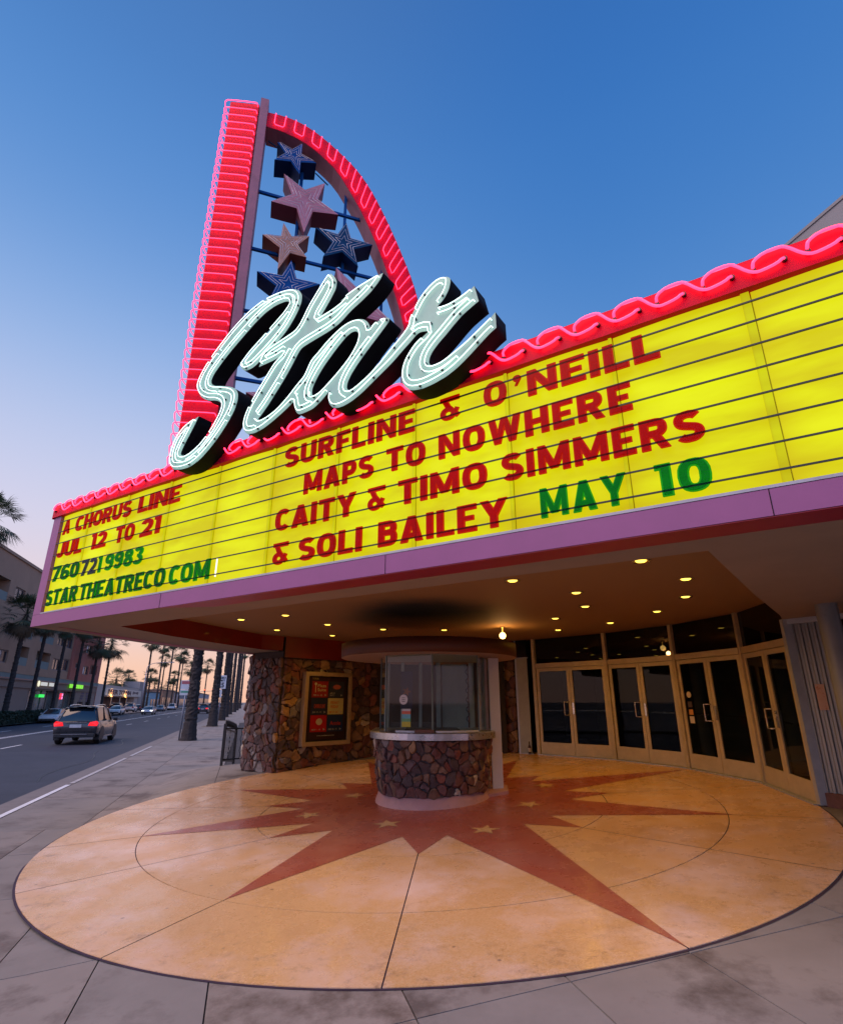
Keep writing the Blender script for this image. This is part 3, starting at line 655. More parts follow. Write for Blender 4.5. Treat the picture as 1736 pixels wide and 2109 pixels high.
# lettering
def lmat(n, rgb, body): return acrylic(n, rgb, body)
M_LR = acrylic('red_letter_plastic', (.89, .16, .12), (.30, .002, .002), .12)
M_LG = acrylic('green_letter_plastic', (.15, .71, .54), (.0, .09, .03), .12)
M_LB = acrylic('blue_letter_plastic', (.38, .42, .66), (.01, .02, .12), .2)
M_LK = acrylic('dark_green_letter_plastic', (.12, .60, .46), (.0, .05, .03), .15)
WORDS = [('SURFLINE', 6.008, 7.961, 1.522, 1.495, 'r'), ('&', 8.278, 8.530, 1.50, 1.481, 'r'), ('O', 8.780, 9.028, 1.50, 1.50, 'r'), ("'", 9.096, 9.184, 1.645, 1.645, 'r'), ('NEILL', 9.241, 10.413, 1.489, 1.48, 'r'),
 ('MAPS', 6.373, 7.419, 1.103, 1.100, 'r'), ('TO', 7.594, 8.095, 1.10, 1.085, 'r'), ('NOWHERE', 8.254, 10.144, 1.087, 1.074, 'r'),
 ('CAITY', 5.933, 7.190, .715, .70, 'r'), ('&', 7.356, 7.607, .70, .70, 'r'), ('TIMO', 7.756, 8.785, .694, .68, 'r'), ('SIMMERS', 8.936, 10.632, .69, .672, 'r'),
 ('&', 5.943, 6.211, .298, .298, 'r'), ('SOLI', 6.366, 7.294, .29, .283, 'r'), ('BAILEY', 7.509, 8.974, .285, .272, 'r'), ('MAY', 9.283, 10.015, .279, .272, 'g'), ('10', 10.232, 10.628, .275, .27, 'g'),
 ('A', .46, .70, 1.567, 1.56, 'r'), ('CHORUS', .889, 2.605, 1.555, 1.535, 'r'), ('LINE', 2.800, 3.873, 1.538, 1.52, 'r'),
 ('JUL', .42, 1.253, 1.15, 1.14, 'r'), ('12', 1.545, 2.011, 1.135, 1.13, 'r'), ('TO', 2.279, 2.807, 1.13, 1.12, 'r'), ('21', 2.969, 3.478, 1.12, 1.115, 'r'),
 ('760', .42, 1.317, .728, .724, 'k'), ('72', 1.386, 1.86, .715, .712, 'b'), ('1', 1.90, 2.01, .71, .71, 'g'), ('9983', 2.119, 3.150, .71, .70, 'g'),
 ('STAR', .38, 1.424, .313, .308, 'k'), ('THEATRECO', 1.503, 3.800, .305, .293, 'k'), ('COM', 3.894, 4.771, .29, .283, 'g')]
MM = {'r': M_LR, 'g': M_LG, 'b': M_LB, 'k': M_LK}
def place_letter(ch, u0, w, z, h, m):
    gw, vs, fc = glyph(ch); tw = random.uniform(-.008, .008)
    me = bpy.data.meshes.new('letter'); me.from_pydata([FP(u0 + x / gw * w, z + y * h + tw * x / gw * w, .001 + zz * .020) for x, y, zz in vs], [], fc); me.update()
    newobj('letter', me, mq, m)
for txt, u0, u1, z0, z1, c in WORDS:
    ws = [glyph(ch)[0] for ch in txt]; gap = (.13 if u0 > 5.5 else .10) * .27
    sc = (u1 - u0 - gap * (len(txt) - 1)) / sum(ws); x = u0
    for ch, w in zip(txt, ws):
        t = (x - u0) / max(.01, u1 - u0); z = z0 + (z1 - z0) * t - .004
        place_letter(ch, x, w * sc, z, .115 if ch == "'" else .272, MM[c]); x += w * sc + gap
mb = MB(); mb.obox(FP(4.86, .30, -.02), FU * .018, FN * .01, UPZ * .235); mb.build('cracked_gap', emis('bare_lamp_gap', (1, .95, .8), 1.0), mq)
# street-side return wall and roof deck
RET = [(-6.718, 9.646), (-6.33, 11.0), (-6.02, 12.6), (-5.45, 14.2), (-4.7, 15.35), (-4.05, 16.3)]
vs = [];
for x, y in RET: vs += [(x, y, 3.302), (x, y, 5.2)]
MB().add(vs, [(2 * i, 2 * i + 1, 2 * i + 3, 2 * i + 2) for i in range(len(RET) - 1)]).build('return_wall', M_mauve, mq)
F0 = FP(0, 0); FE = FP(UE, 0)
deck = [(-6.6, 9.75), (FE.x - .2, FE.y + .3), (12, 6), (12, 18), (-3.9, 17), (-4.6, 15.2), (-5.3, 14.1), (-5.9, 12.5), (-6.2, 11)]
MB().prism([(x, y, 4.6) for x, y in deck], (0, 0, .12)).build('roof_deck', M_roof, mq)
# soffit ledge (z 3.3) and raised entrance ceiling (z 3.65)
IN = [(-5.13, 9.57), (-4.88, 11.0), (-4.42, 12.5), (-3.92, 13.9), (-3.5, 14.6)]
RC = FA + FU * 10.44 - FN * .78
ledge = MB()
a, b, c, d = FP(0.0, -.003, -.002), FP(UE, -.003, -.002), FP(UE, -.003, -.78), Vector((*IN[0], 3.297))
ledge.add([a, b, c, (RC.x, RC.y, 3.297), d], [(0, 1, 2, 3, 4)])
for i in range(4):
    o0, o1 = RET[i], RET[i + 1]; ledge.add([(*o0, 3.297), (*IN[i], 3.297), (*IN[i + 1], 3.297), (*o1, 3.297)], [(0, 1, 2, 3)])
ledge.add([(*RET[4], 3.297), (*IN[4], 3.297), (-3.0, 16.8, 3.297), (*RET[5], 3.297)], [(0, 1, 2, 3)])
ledge.add([(RC.x, RC.y, 3.297), (c.x, c.y, 3.297), (9.5, 4.0, 3.297), (9.5, 9.6, 3.297), (5.72, 8.86, 3.297), (5.31, 8.27, 3.297), (3.97, 6.58, 3.297)], [tuple(range(7))])
ledge.build('soffit', M_soff, mq)
# crimson stripes along the soffit edge
MB().prism([FP(3.77, -.009, -.003), FP(UE, -.009, -.003), FP(UE, -.009, -.34), FP(4.5, -.009, -.34)], (0, 0, .004)).build('soffit_stripe', M_crim, mq)
o = [Vector((x, y, 3.291)) for x, y in RET]; q = [o[i] + (Vector((*IN[i], 3.291)) - o[i]) * f for i, f in ((0, .33), (1, .30), (2, .30), (3, .30), (4, .3))]
p2 = [o[i] + (Vector((*IN[i], 3.291)) - o[i]) * f for i, f in ((0, .32), (1, .12), (2, .10), (3, .10), (4, .1))]
ms = MB()
for i in range(4): ms.prism([p2[i], q[i], q[i + 1], p2[i + 1]], (0, 0, .003))
ms.build('soffit_stripe', M_crim, mq)
step = MB(); pts = IN[:4] + [(-3.47, 14.27)]
for (x0, y0), (x1, y1) in zip(pts, pts[1:]): step.add([(x0, y0, 3.3), (x1, y1, 3.3), (x1, y1, 3.66), (x0, y0, 3.66)], [(0, 1, 2, 3)])
step.build('ceiling_cove', M_crimd, mq)
step = MB()
for a, b in (((IN[0][0], IN[0][1]), (RC.x, RC.y)), ((RC.x, RC.y), (3.97, 6.58)), ((3.97, 6.58), (5.31, 8.27)), ((5.31, 8.27), (5.75, 8.9))):
    step.add([(*a, 3.3), (*b, 3.3), (*b, 3.66), (*a, 3.66)], [(0, 1, 2, 3)])
step.build('ceiling_step', M_soff, mq)
# ceiling with a soft-edged round dark patch
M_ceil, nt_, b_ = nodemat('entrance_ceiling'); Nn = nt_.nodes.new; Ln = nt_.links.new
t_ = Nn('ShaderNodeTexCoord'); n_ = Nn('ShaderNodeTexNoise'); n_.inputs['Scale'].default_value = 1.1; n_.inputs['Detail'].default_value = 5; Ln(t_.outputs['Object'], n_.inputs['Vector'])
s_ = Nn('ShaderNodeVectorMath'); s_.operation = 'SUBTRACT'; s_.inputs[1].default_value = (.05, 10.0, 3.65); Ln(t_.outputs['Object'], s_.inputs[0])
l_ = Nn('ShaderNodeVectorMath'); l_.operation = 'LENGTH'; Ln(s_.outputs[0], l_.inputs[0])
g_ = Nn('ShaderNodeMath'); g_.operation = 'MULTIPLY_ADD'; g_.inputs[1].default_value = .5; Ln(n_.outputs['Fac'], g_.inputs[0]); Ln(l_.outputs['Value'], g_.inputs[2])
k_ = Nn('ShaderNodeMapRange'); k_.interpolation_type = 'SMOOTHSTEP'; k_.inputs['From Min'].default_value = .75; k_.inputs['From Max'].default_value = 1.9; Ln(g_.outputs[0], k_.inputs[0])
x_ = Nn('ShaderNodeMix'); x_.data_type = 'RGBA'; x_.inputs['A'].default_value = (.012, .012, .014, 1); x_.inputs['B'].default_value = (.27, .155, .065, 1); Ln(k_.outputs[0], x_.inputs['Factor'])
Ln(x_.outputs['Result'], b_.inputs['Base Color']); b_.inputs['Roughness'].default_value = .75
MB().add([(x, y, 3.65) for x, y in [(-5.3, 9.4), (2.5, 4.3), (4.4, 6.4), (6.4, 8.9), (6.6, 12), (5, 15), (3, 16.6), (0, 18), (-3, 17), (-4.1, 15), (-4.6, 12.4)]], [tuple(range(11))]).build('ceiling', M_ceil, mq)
# recessed lights
M_lens = emis('lit_lamp_lens', (1.0, .66, .08), 3.6); M_can = mat('lamp_reflector', (.75, .6, .3), .25, metal=.8, var=.05)
CANS = [(-3.61, 11.2), (-2.59, 10.63), (-3.31, 12.9), (-2.0, 11.96), (-2.21, 14.01), (-.87, 12.78), (.52, 12.9), (1.24, 7.45), (2.57, 6.33), (3.55, 7.34), (2.34, 8.33), (4.14, 8.66), (2.83, 9.6), (4.29, 10.15), (2.64, 11.04), (3.94, 11.7), (3.13, 12.9)]
ringm = MB().lathe([(.06, .012), (.085, 0), (.105, -.008), (.105, .003)], k=20).mesh('lamp_ring')
lens = MB().lathe([(0.0, -.012), (.05, -.010), (.066, .004)], k=16).mesh('lamp_lens'); ringm.materials.append(M_can); lens.materials.append(M_lens)
ld = bpy.data.lights.new('ceiling_lamp', 'SPOT'); ld.energy = 28; ld.color = (1.0, .48, .05); ld.spot_size = R(150); ld.spot_blend = .8; ld.shadow_soft_size = .06
for x, y in CANS:
    r_ = newobj('ceiling_light', ringm, mq, loc=(x, y, 3.642)); newobj('lens', lens, r_)
    lo = bpy.data.objects.new('ceiling_lamp', ld); COL.objects.link(lo); lo.location = (x, y, 3.60)
# bare porch lamp hanging under the ceiling
pl = thing('globe_lamp', 'small glowing bare globe lamp hung under the ceiling to the right of the ticket booth', 'lamp', (1.78, 12.4, 3.65))
MB().lathe([(0, 0), (.05, -.003), (.05, -.02), (.012, -.03), (.012, -.12), (0, -.12)], k=16).build('mount', M_can, pl)
MB().lathe([(0.001, -.12)] + [(.072 * math.sin(math.pi * q / 8), -.19 + .072 * math.cos(math.pi * q / 8)) for q in range(1, 8)] + [(.001, -.262)], k=18).build('globe', emis('lit_globe', (1, .60, .16), 7), pl)
ld2 = bpy.data.lights.new('globe_light', 'POINT'); ld2.energy = 16; ld2.color = (1, .5, .14); ld2.shadow_soft_size = .06
lo = bpy.data.objects.new('globe_light', ld2); COL.objects.link(lo); lo.location = (1.78, 12.28, 3.32)

# ================================================================== SCRIPT SIGN "Star"
M_face = mat('pale_green_enamel', (.31, .53, .42), .45, var=.10, scale=3, dirt=((.30, .27, .12), 5, .68, .1))
ss = thing('script_sign', 'tall white neon script reading Star with deep black sides standing on the marquee', 'neon sign')
def letter_body(name, loops, o_front, depth, parent):
    cu = bpy.data.curves.new('c', 'CURVE'); cu.dimensions = '2D'; cu.fill_mode = 'BOTH'; cu.extrude = .5
    for lp in loops:
        sp = cu.splines.new('POLY'); sp.points.add(len(lp) - 1); sp.use_cyclic_u = True
        for p, (a, b) in zip(sp.points, lp): p.co = (a, b, 0, 1)
    o = bpy.data.objects.new('c', cu); COL.objects.link(o)
    me = bpy.data.meshes.new_from_object(o.evaluated_get(bpy.context.evaluated_depsgraph_get())); me.materials.clear()
    bpy.data.objects.remove(o)
    me.materials.append(M_black); me.materials.append(M_face)
    for p in me.polygons:
        if abs(p.normal.z) > .9 and p.center.z > .4: p.material_index = 1
    for v in me.vertices: v.co = FP(v.co.x, v.co.y, o_front - (.5 - v.co.z) * depth)
    me.update()
    return newobj(name, me, parent)
def smooth_loop(lp, n=1):
    # corner-preserving smoothing: sharp tips stay sharp
    P = [Vector((a, b)) for a, b in lp]
    for _ in range(n):
        q = []
        for i, p in enumerate(P):
            a, b = P[i - 1], P[(i + 1) % len(P)]; d1 = (p - a); d2 = (b - p)
            if d1.length > 1e-6 and d2.length > 1e-6 and d1.angle(d2) > .95: q.append(p)
            else: q += [p * .8 + a * .2, p * .8 + b * .2]
        P = q
    return [(p.x, p.y) for p in P]
def resample(lp, st=.02):
    q = []
    for i, a in enumerate(lp):
        b = lp[(i + 1) % len(lp)]; d = math.hypot(b[0] - a[0], b[1] - a[1]); k = max(1, int(d / st))
        q += [(a[0] + (b[0] - a[0]) * j / k, a[1] + (b[1] - a[1]) * j / k) for j in range(k)]
    return np.array(q)
def segdist(pt, loops):
    best = 1e9
    for lp in loops:
        a = lp; b = np.roll(lp, -1, 0); ab = b - a; t = np.clip(((pt - a) * ab).sum(1) / np.maximum(1e-12, (ab ** 2).sum(1)), 0, 1)
        best = min(best, np.hypot(*(a + ab * t[:, None] - pt).T).min())
    return best
def inset_runs(loops, d, minlen, frac=.93):
    runs = []; arr = [np.array(l) for l in loops]
    for li, lp in enumerate(loops):
        q = resample(lp, .018); area = .5 * sum(q[i][0] * q[(i + 1) % len(q)][1] - q[(i + 1) % len(q)][0] * q[i][1] for i in range(len(q)))
        sg = 1 if area > 0 else -1
        if li > 0: sg = -sg
        tg = np.roll(q, -2, 0) - np.roll(q, 2, 0); tg /= np.maximum(1e-9, np.hypot(*tg.T))[:, None]
        nrm = np.stack([-tg[:, 1], tg[:, 0]], 1) * sg; pp = q + nrm * d
        ok = [segdist(p, arr) > d * frac for p in pp]
        n = len(pp); start = next((i for i in range(n) if not ok[i]), 0); cur = []
        for j in range(n + 1):
            i = (start + j) % n
            if ok[i] and j < n:
                if cur and np.hypot(*(pp[i] - cur[-1])) > .12: runs.append(cur); cur = []
                cur.append(pp[i])
            else:
                if len(cur) > 3: runs.append(cur)
                cur = []
        if len(cur) > 3: runs.append(cur)
    out = []
    for r_ in runs:
        if sum(np.hypot(*(b - a)) for a, b in zip(r_, r_[1:])) > minlen:
            s = [r_[0]] + [(r_[i - 1] + r_[i] * 2 + r_[i + 1]) / 4 for i in range(1, len(r_) - 1)] + [r_[-1]]
            out.append(s[::2] + ([s[-1]] if len(s) % 2 == 0 else []))
    return out
M_ins = mat('tube_support', (.02, .025, .03), .5)
for nm_, loops, lab in (('letter_s', [smooth_loop(P_S, 2)], 'swooping capital S'), ('letters_tar', [smooth_loop(P_tar, 2), smooth_loop(P_hole, 2)], 'joined lowercase tar')):
    bo = letter_body('script_letter', loops, .25, .23, ss); bo['label'] = lab
    sup = MB()
    for d, ml in ((.033, .2), (.092, .3)):
        for r_ in inset_runs(loops, d, ml):
            # real tubes come in lengths of a metre or two with small gaps
            k = 0
            while k < len(r_) - 3:
                m_ = min(len(r_), k + random.randint(26, 60)); seg = r_[k:m_]
                if len(r_) - m_ < 8: seg = r_[k:]; m_ = len(r_)
                P = [FP(a, b, .25 + .035) for a, b in seg]
                P = [FP(*seg[0], .25)] + P + [FP(*seg[-1], .25)]
                MB().tube(P, .0056, 5).build('neon_tube', TUBE_WHITE, bo)
                for z_ in range(4, len(seg) - 3, 14):
                    a, b = seg[z_]; sup.obox(FP(a - .008, b - .010, .25), FU * .016, FN * .026, UPZ * .02)
                k = m_ + 1
    sup.build('tube_support', M_ins, bo, kind='stuff')
# stand feet behind the script
for u_ in (5.2, 6.9, 8.3): MB().bar(FP(u_, 1.9, -.1), FP(u_, 2.6, -.1), .07).build('stand_leg', M_black, ss)

# ================================================================== TOWER SIGN (half-arch with stars)
TP = Vector((-3.321, 8.438, 0)); TE = Vector((math.sin(R(73.5)), math.cos(R(73.5)), 0)); TN = Vector((math.sin(R(-16.5)), math.cos(R(-16.5)), 0))
def T(e, z, d=0): return TP + TE * e + TN * d + UPZ * z
PL = Vector((-4.077, 8.359, 0)); E1 = Vector((math.sin(R(84)), math.cos(R(84)), 0)); N1 = Vector((math.sin(R(-6)), math.cos(R(-6)), 0))
def T1(e, z, d=0): return PL + E1 * e + N1 * d + UPZ * z
M_pink = mat('faded_pink_paint', (.50, .20, .25), .6, var=.14, scale=4, dirt=((.33, .13, .15), 5, .6, .15))
M_maroon = mat('maroon_paint', (.16, .022, .05), .6, var=.15, scale=4)
M_blue = mat('blue_paint', (.002, .075, .27), .6, spec=.12, var=.15, scale=4, dirt=((.004, .06, .17), 6, .6, .15))
M_navy = mat('navy_paint', (.002, .022, .10), .6, spec=.1, var=.15, scale=4)
M_peach = mat('peach_paint', (.50, .25, .17), .6, var=.15, scale=4, dirt=((.30, .14, .09), 6, .6, .15))
M_rust = mat('rust_red_paint', (.22, .04, .02), .6, var=.15, scale=4)
M_teal = mat('teal_blue_paint', (.003, .055, .14), .6, spec=.12, var=.15, scale=4, dirt=((.006, .04, .07), 6, .6, .15))
tw = thing('tower_sign', 'tall pink half arch neon tower filled with blue and pink stars behind the script', 'neon sign', (0, 0, 0))
MB().prism([T1(0, 4.72, .012), T1(.60, 4.72, .012), T1(.60, 14.23, .012), T1(0, 14.23, .012)], N1 * .30).build('pylon', M_mauved, tw)
MB().prism([T1(.004, 4.75), T1(.596, 4.75), T1(.596, 14.225), T1(.004, 14.225)], N1 * .010).build('pylon_face', M_red, tw)
MB().prism([T(-.13, 4.72, -.04), T(.035, 4.72, -.04), T(.035, 14.36, -.04), T(-.13, 14.36, -.04)], TN * .46).build('post', M_mauved, tw)
z = 14.17
while z > 5.3:
    j = random.uniform(-.008, .008)
    pts = [T1(.575, z - .02, .0), T1(.575, z + j, -.05), T1(.55, z + .01 + j, -.065), T1(-.02, z + .012 + j, -.065), T1(-.085, z + .0, -.05), T1(-.095, z - .06, -.02), T1(-.085, z - .15, .03), T1(-.06, z - .185, .12), T1(-.015, z - .19, .2)]
    MB().tube(rounded(pts, 1), .0095, 6).build('neon_tube', TUBE_PINK, tw); z -= .207
OUT = [(.04, 14.03), (.37, 14.05), (.69, 14.0), (1.0, 13.87), (1.30, 13.67), (1.66, 13.38), (2.01, 13.04), (2.29, 12.64), (2.54, 12.16), (2.81, 11.57), (3.08, 10.9), (3.29, 10.32), (3.42, 9.8), (3.50, 9.2), (3.53, 8.5), (3.53, 4.72)]
INN = [(.04, 13.61), (.34, 13.60), (.66, 13.52), (.97, 13.38), (1.26, 13.17), (1.58, 12.87), (1.89, 12.36), (2.12, 11.95), (2.33, 11.5), (2.56, 10.95), (2.80, 10.25), (2.95, 9.80), (3.05, 9.4), (3.13, 9.0), (3.16, 8.4), (3.16, 4.72)]
def dens(p, n=2):
    q = [Vector(a) for a in p]
    for _ in range(n):
        r_ = [q[0]]
        for a, b in zip(q, q[1:]): r_ += [a * .75 + b * .25, a * .25 + b * .75]
        r_.append(q[-1]); q = r_
    return q
OD, ID = dens(OUT, 1), dens(INN, 1)
def band(d0, d1, OD, ID):
    mb = MB(); n = len(OD); vs = []
    for o_, i_ in zip(OD, ID): vs += [T(o_[0], o_[1], d0), T(i_[0], i_[1], d0), T(o_[0], o_[1], d1), T(i_[0], i_[1], d1)]
    fs = []
    for k in range(n - 1):
        a, b = 4 * k, 4 * k + 4
        fs += [(a, a + 1, b + 1, b), (a + 2, b + 2, b + 3, a + 3), (a, b, b + 2, a + 2), (a + 1, a + 3, b + 3, b + 1)]
    fs += [(0, 2, 3, 1), (4 * n - 4, 4 * n - 3, 4 * n - 1, 4 * n - 2)]
    return mb.add(vs, fs)
band(.012, .44, OD, ID).build('arch', M_mauved, tw); band(.0, .010, OD, ID).build('arch_face', M_red, tw)
# U-shaped tubes along the arch
cum = [0]
mid = [(a + b) / 2 for a, b in zip(OD, ID)]
for a, b in zip(mid, mid[1:]): cum.append(cum[-1] + (b - a).length)
def at(t, f):
    t = max(0, min(cum[-1], t))
    for k in range(len(cum) - 1):
        if cum[k + 1] >= t:
            w = (t - cum[k]) / max(1e-9, cum[k + 1] - cum[k]); o_ = OD[k].lerp(OD[k + 1], w); i_ = ID[k].lerp(ID[k + 1], w); return o_.lerp(i_, f)
t = .16
while t < 7.4:
    a, b, c, d = at(t, .10), at(t, .86), at(t + .21, .86), at(t + .21, .10)
    pts = [T(a[0], a[1], .0), T(a[0], a[1], -.05), T(b[0], b[1], -.055), T(c[0], c[1], -.055), T(d[0], d[1], -.05), T(d[0], d[1], 0)]
    pp = [Vector(p) for p in pts]; q = [pp[0], pp[1]]
    for i in (2, 3):
        q += [pp[i].lerp(pp[i - 1], .12), pp[i].lerp(pp[i + 1], .12)]
    q += [pp[4], pp[5]]
    MB().tube(q, .0085, 6).build('neon_tube', TUBE_PINK, tw); t += .425
mb = MB()
for (a, b) in (((.10, 13.52), (.3, 13.40)), ((1.14, 12.95), (1.42, 12.7))): mb.bar(T(a[0], a[1], .25), T(b[0], b[1], .25), .02)
mb.build('bracket', M_teal, tw)
def star(tips, mf, ms, lab, nk=.42, neon=True):
    P = [Vector(p) for p in tips]; c = sum(P, Vector((0, 0))) / 5; lp = []
    for i in range(5):
        a, b = P[i], P[(i + 1) % 5]; lp += [a, c + ((a + b) / 2 - c) * (nk / .809 * .92)]
    n = 10; vs = [T(p[0], p[1], 0) for p in lp] + [T(p[0], p[1], .42) for p in lp]
    so = MB().add(vs, [tuple(range(n, 2 * n))] + [(i, (i + 1) % n, n + (i + 1) % n, n + i) for i in range(n)]).build('star', ms, tw, label=lab)
    MB().prism([T(p[0], p[1], -.008) for p in lp], TN * .007).build('star_face', mf, so)
    for f, off in ((.86, -.045), (.60, -.045), (.30, -.045)):
        q = [c + (p - c) * f for p in lp]
        MB().tube([T(p[0], p[1], off) for p in q], .006, 5, closed=True).build('unlit_tube', TUBE_OFF, so)
star([(.30, 13.25), (.81, 13.38), (1.13, 12.94), (.81, 12.51), (.28, 12.74)][::-1], M_blue, M_navy, 'topmost blue star')
star([(.50, 12.42), (1.34, 12.44), (1.66, 11.68), (1.0, 11.02), (.31, 11.62)][::-1], M_pink, M_maroon, 'large pink star')
star([(.59, 11.14), (1.11, 10.95), (1.09, 10.41), (.57, 9.98), (.22, 10.74)][::-1], M_peach, M_rust, 'small peach star')
star([(1.83, 11.52), (2.4, 11.09), (2.12, 10.45), (1.41, 10.52), (1.22, 11.21)][::-1], M_teal, M_navy, 'dark teal star')
star([(.81, 10.26), (1.39, 9.83), (1.12, 9.18), (.45, 9.17), (.20, 9.84)][::-1], M_blue, M_navy, 'blue star behind the script')
star([(2.12 + .88 * math.cos(R(a)), 9.55 + .88 * math.sin(R(a))) for a in (120, 48, -24, 264, 192)][::-1], M_pink, M_maroon, 'pink star partly hidden by the script')
star([(.75 + .5 * math.cos(R(a)), 7.15 + .5 * math.sin(R(a))) for a in (100, 28, -44, 244, 172)][::-1], M_pink, M_maroon, 'lowest pink star')
for a, b in (((.03, 12.03), (2.2, 11.9)), ((.03, 10.55), (2.66, 10.42)), ((.03, 9.07), (3.1, 9.0)), ((.03, 7.6), (3.15, 7.52)), ((1.82, 12.78), (1.85, 7.6)), ((.86, 13.2), (.86, 7.6)), ((2.67, 11.05), (2.67, 7.6))):
    MB().bar(T(a[0], a[1], .22 + (.03 if a[0] > .5 else 0)), T(b[0], b[1], .22 + (.03 if a[0] > .5 else 0)), .055).build('cross_bar', M_blue, tw)
# ================================================================== THEATRE BUILDING
M_stucco = mat('grey_stucco', (.27, .27, .28), .85, var=.08, scale=1, bump=.3, dirt=((.22, .22, .26), .8, .55, .25))
M_anod = mat('bronze_anodised_frame', (.50, .40, .235), .45, metal=.15, var=.12, scale=5)
M_alum = mat('pale_aluminium', (.42, .43, .44), .45, metal=.4, var=.1, scale=5)
M_dark = mat('dark_lobby', (.030, .022, .018), .8, var=.2)
M_lobf = mat('lobby_carpet', (.05, .016, .012), .9, var=.3)
M_glass = glassmat('door_glass', (.45, .48, .49), .01)
M_tglass = glassmat('transom_glass', (.10, .11, .12), .05, .005)
M_col = mat('pale_column_paint', (.23, .235, .24), .42, metal=.25, var=.1, scale=3, dirt=((.12, .105, .10), 3, .6, .15))
M_steel = mat('polished_handle', (.62, .58, .52), .25, metal=.7, var=.05)
tb_ = thing('theatre_building', 'rounded flagstone and glass theatre front with grey auditorium wall behind', 'building')
def wallseg(p, q, z0, z1, th, m, name='wall', par=None, lab=None):
    """upright slab from p to q (plan), thickness th laid off to the left of p->q"""
    p, q = Vector((p[0], p[1], 0)), Vector((q[0], q[1], 0)); e = (q - p).normalized(); n = Vector((-e.y, e.x, 0))
    za = z0 if isinstance(z0, tuple) else (z0, z0)
    return MB().prism([p + UPZ * za[0], q + UPZ * za[1], q + UPZ * z1, p + UPZ * z1], n * th).build(name, m, par if par else tb_, label=lab)
h0 = SN * 9.82
wallseg(h0 + SD * 3.0, h0 + SD * 34, 0, 11.0, -.4, M_stucco, 'auditorium_wall')
mb = MB()
for k in range(7):
    p = h0 + SD * (4.8 + 3.4 * k); mb.obox(p - SN * .012, SD * .03, SN * .012, UPZ * 11.0)
mb.obox(h0 + SD * 3 - SN * .01, SD * 31, SN * .01, UPZ * .01); mb.build('control_joint', mat('joint_shadowgap', (.14, .14, .16), .9), tb_, kind='stuff')
MB().prism([h0 + SD * 2.9 - SN * .02 + UPZ * 11.0, h0 + SD * 34 - SN * .02 + UPZ * 11.0, h0 + SD * 34 + SN * .5 + UPZ * 11.0, h0 + SD * 2.9 + SN * .5 + UPZ * 11.0], UPZ * .07).build('coping', M_stucco, tb_)
# ---- lobby behind the doors
lob = MB(); pts = [(2.45, 15.35), (2.93, 15.1), (4.45, 13.65), (5.42, 12.1), (5.93, 10.35), (5.8, 8.8), (6.4, 8.3)]
lob.add([(2.45, 15.35, 3.64), (2.2, 19, 3.64), (12.5, 19, 3.64), (12.5, 8.0, 3.64), (6.4, 8.3, 3.64), (5.8, 8.8, 3.64), (5.93, 10.35, 3.64), (5.42, 12.1, 3.64), (4.45, 13.65, 3.64), (2.93, 15.1, 3.64)], [tuple(range(10))])
lob.build('lobby_ceiling', M_dark, tb_)
MB().add([(2.2, 15.2, .80), (2.2, 19, .86), (12.5, 19, .86), (12.5, 7.0, .70), (5.7, 8.6, .66), (5.9, 10.35, .755), (5.35, 12.1, .80), (4.38, 13.6, .82), (2.93, 15.05, .81)], [tuple(range(9))]).build('lobby_floor', M_lobf, tb_)
wallseg((2.2, 19), (12.5, 19), .5, 3.64, .1, M_dark, 'lobby_wall'); wallseg((12.5, 19), (12.5, 7), .5, 3.64, .1, M_dark, 'lobby_wall'); wallseg((2.2, 15.4), (2.2, 19), .5, 3.64, .1, M_dark, 'lobby_wall')
for x, y, r_ in ((6.85, 10.9, .16), (6.15, 12.9, .14), (7.6, 9.6, .16)):
    MB().lathe([(r_, .7), (r_, 3.62)], (x, y, 0), 20).build('lobby_column', bpy.data.materials.get('lobby_column_paint') or mat('lobby_column_paint', (.7, .72, .72), .6), tb_)
cb = MB(); cb.box((7.8, 15.2, 1.35), (3.4, .8, 1.1), rz=-.5); cb.build('lobby_counter', mat('counter_dark', (.09, .08, .08), .4), tb_)
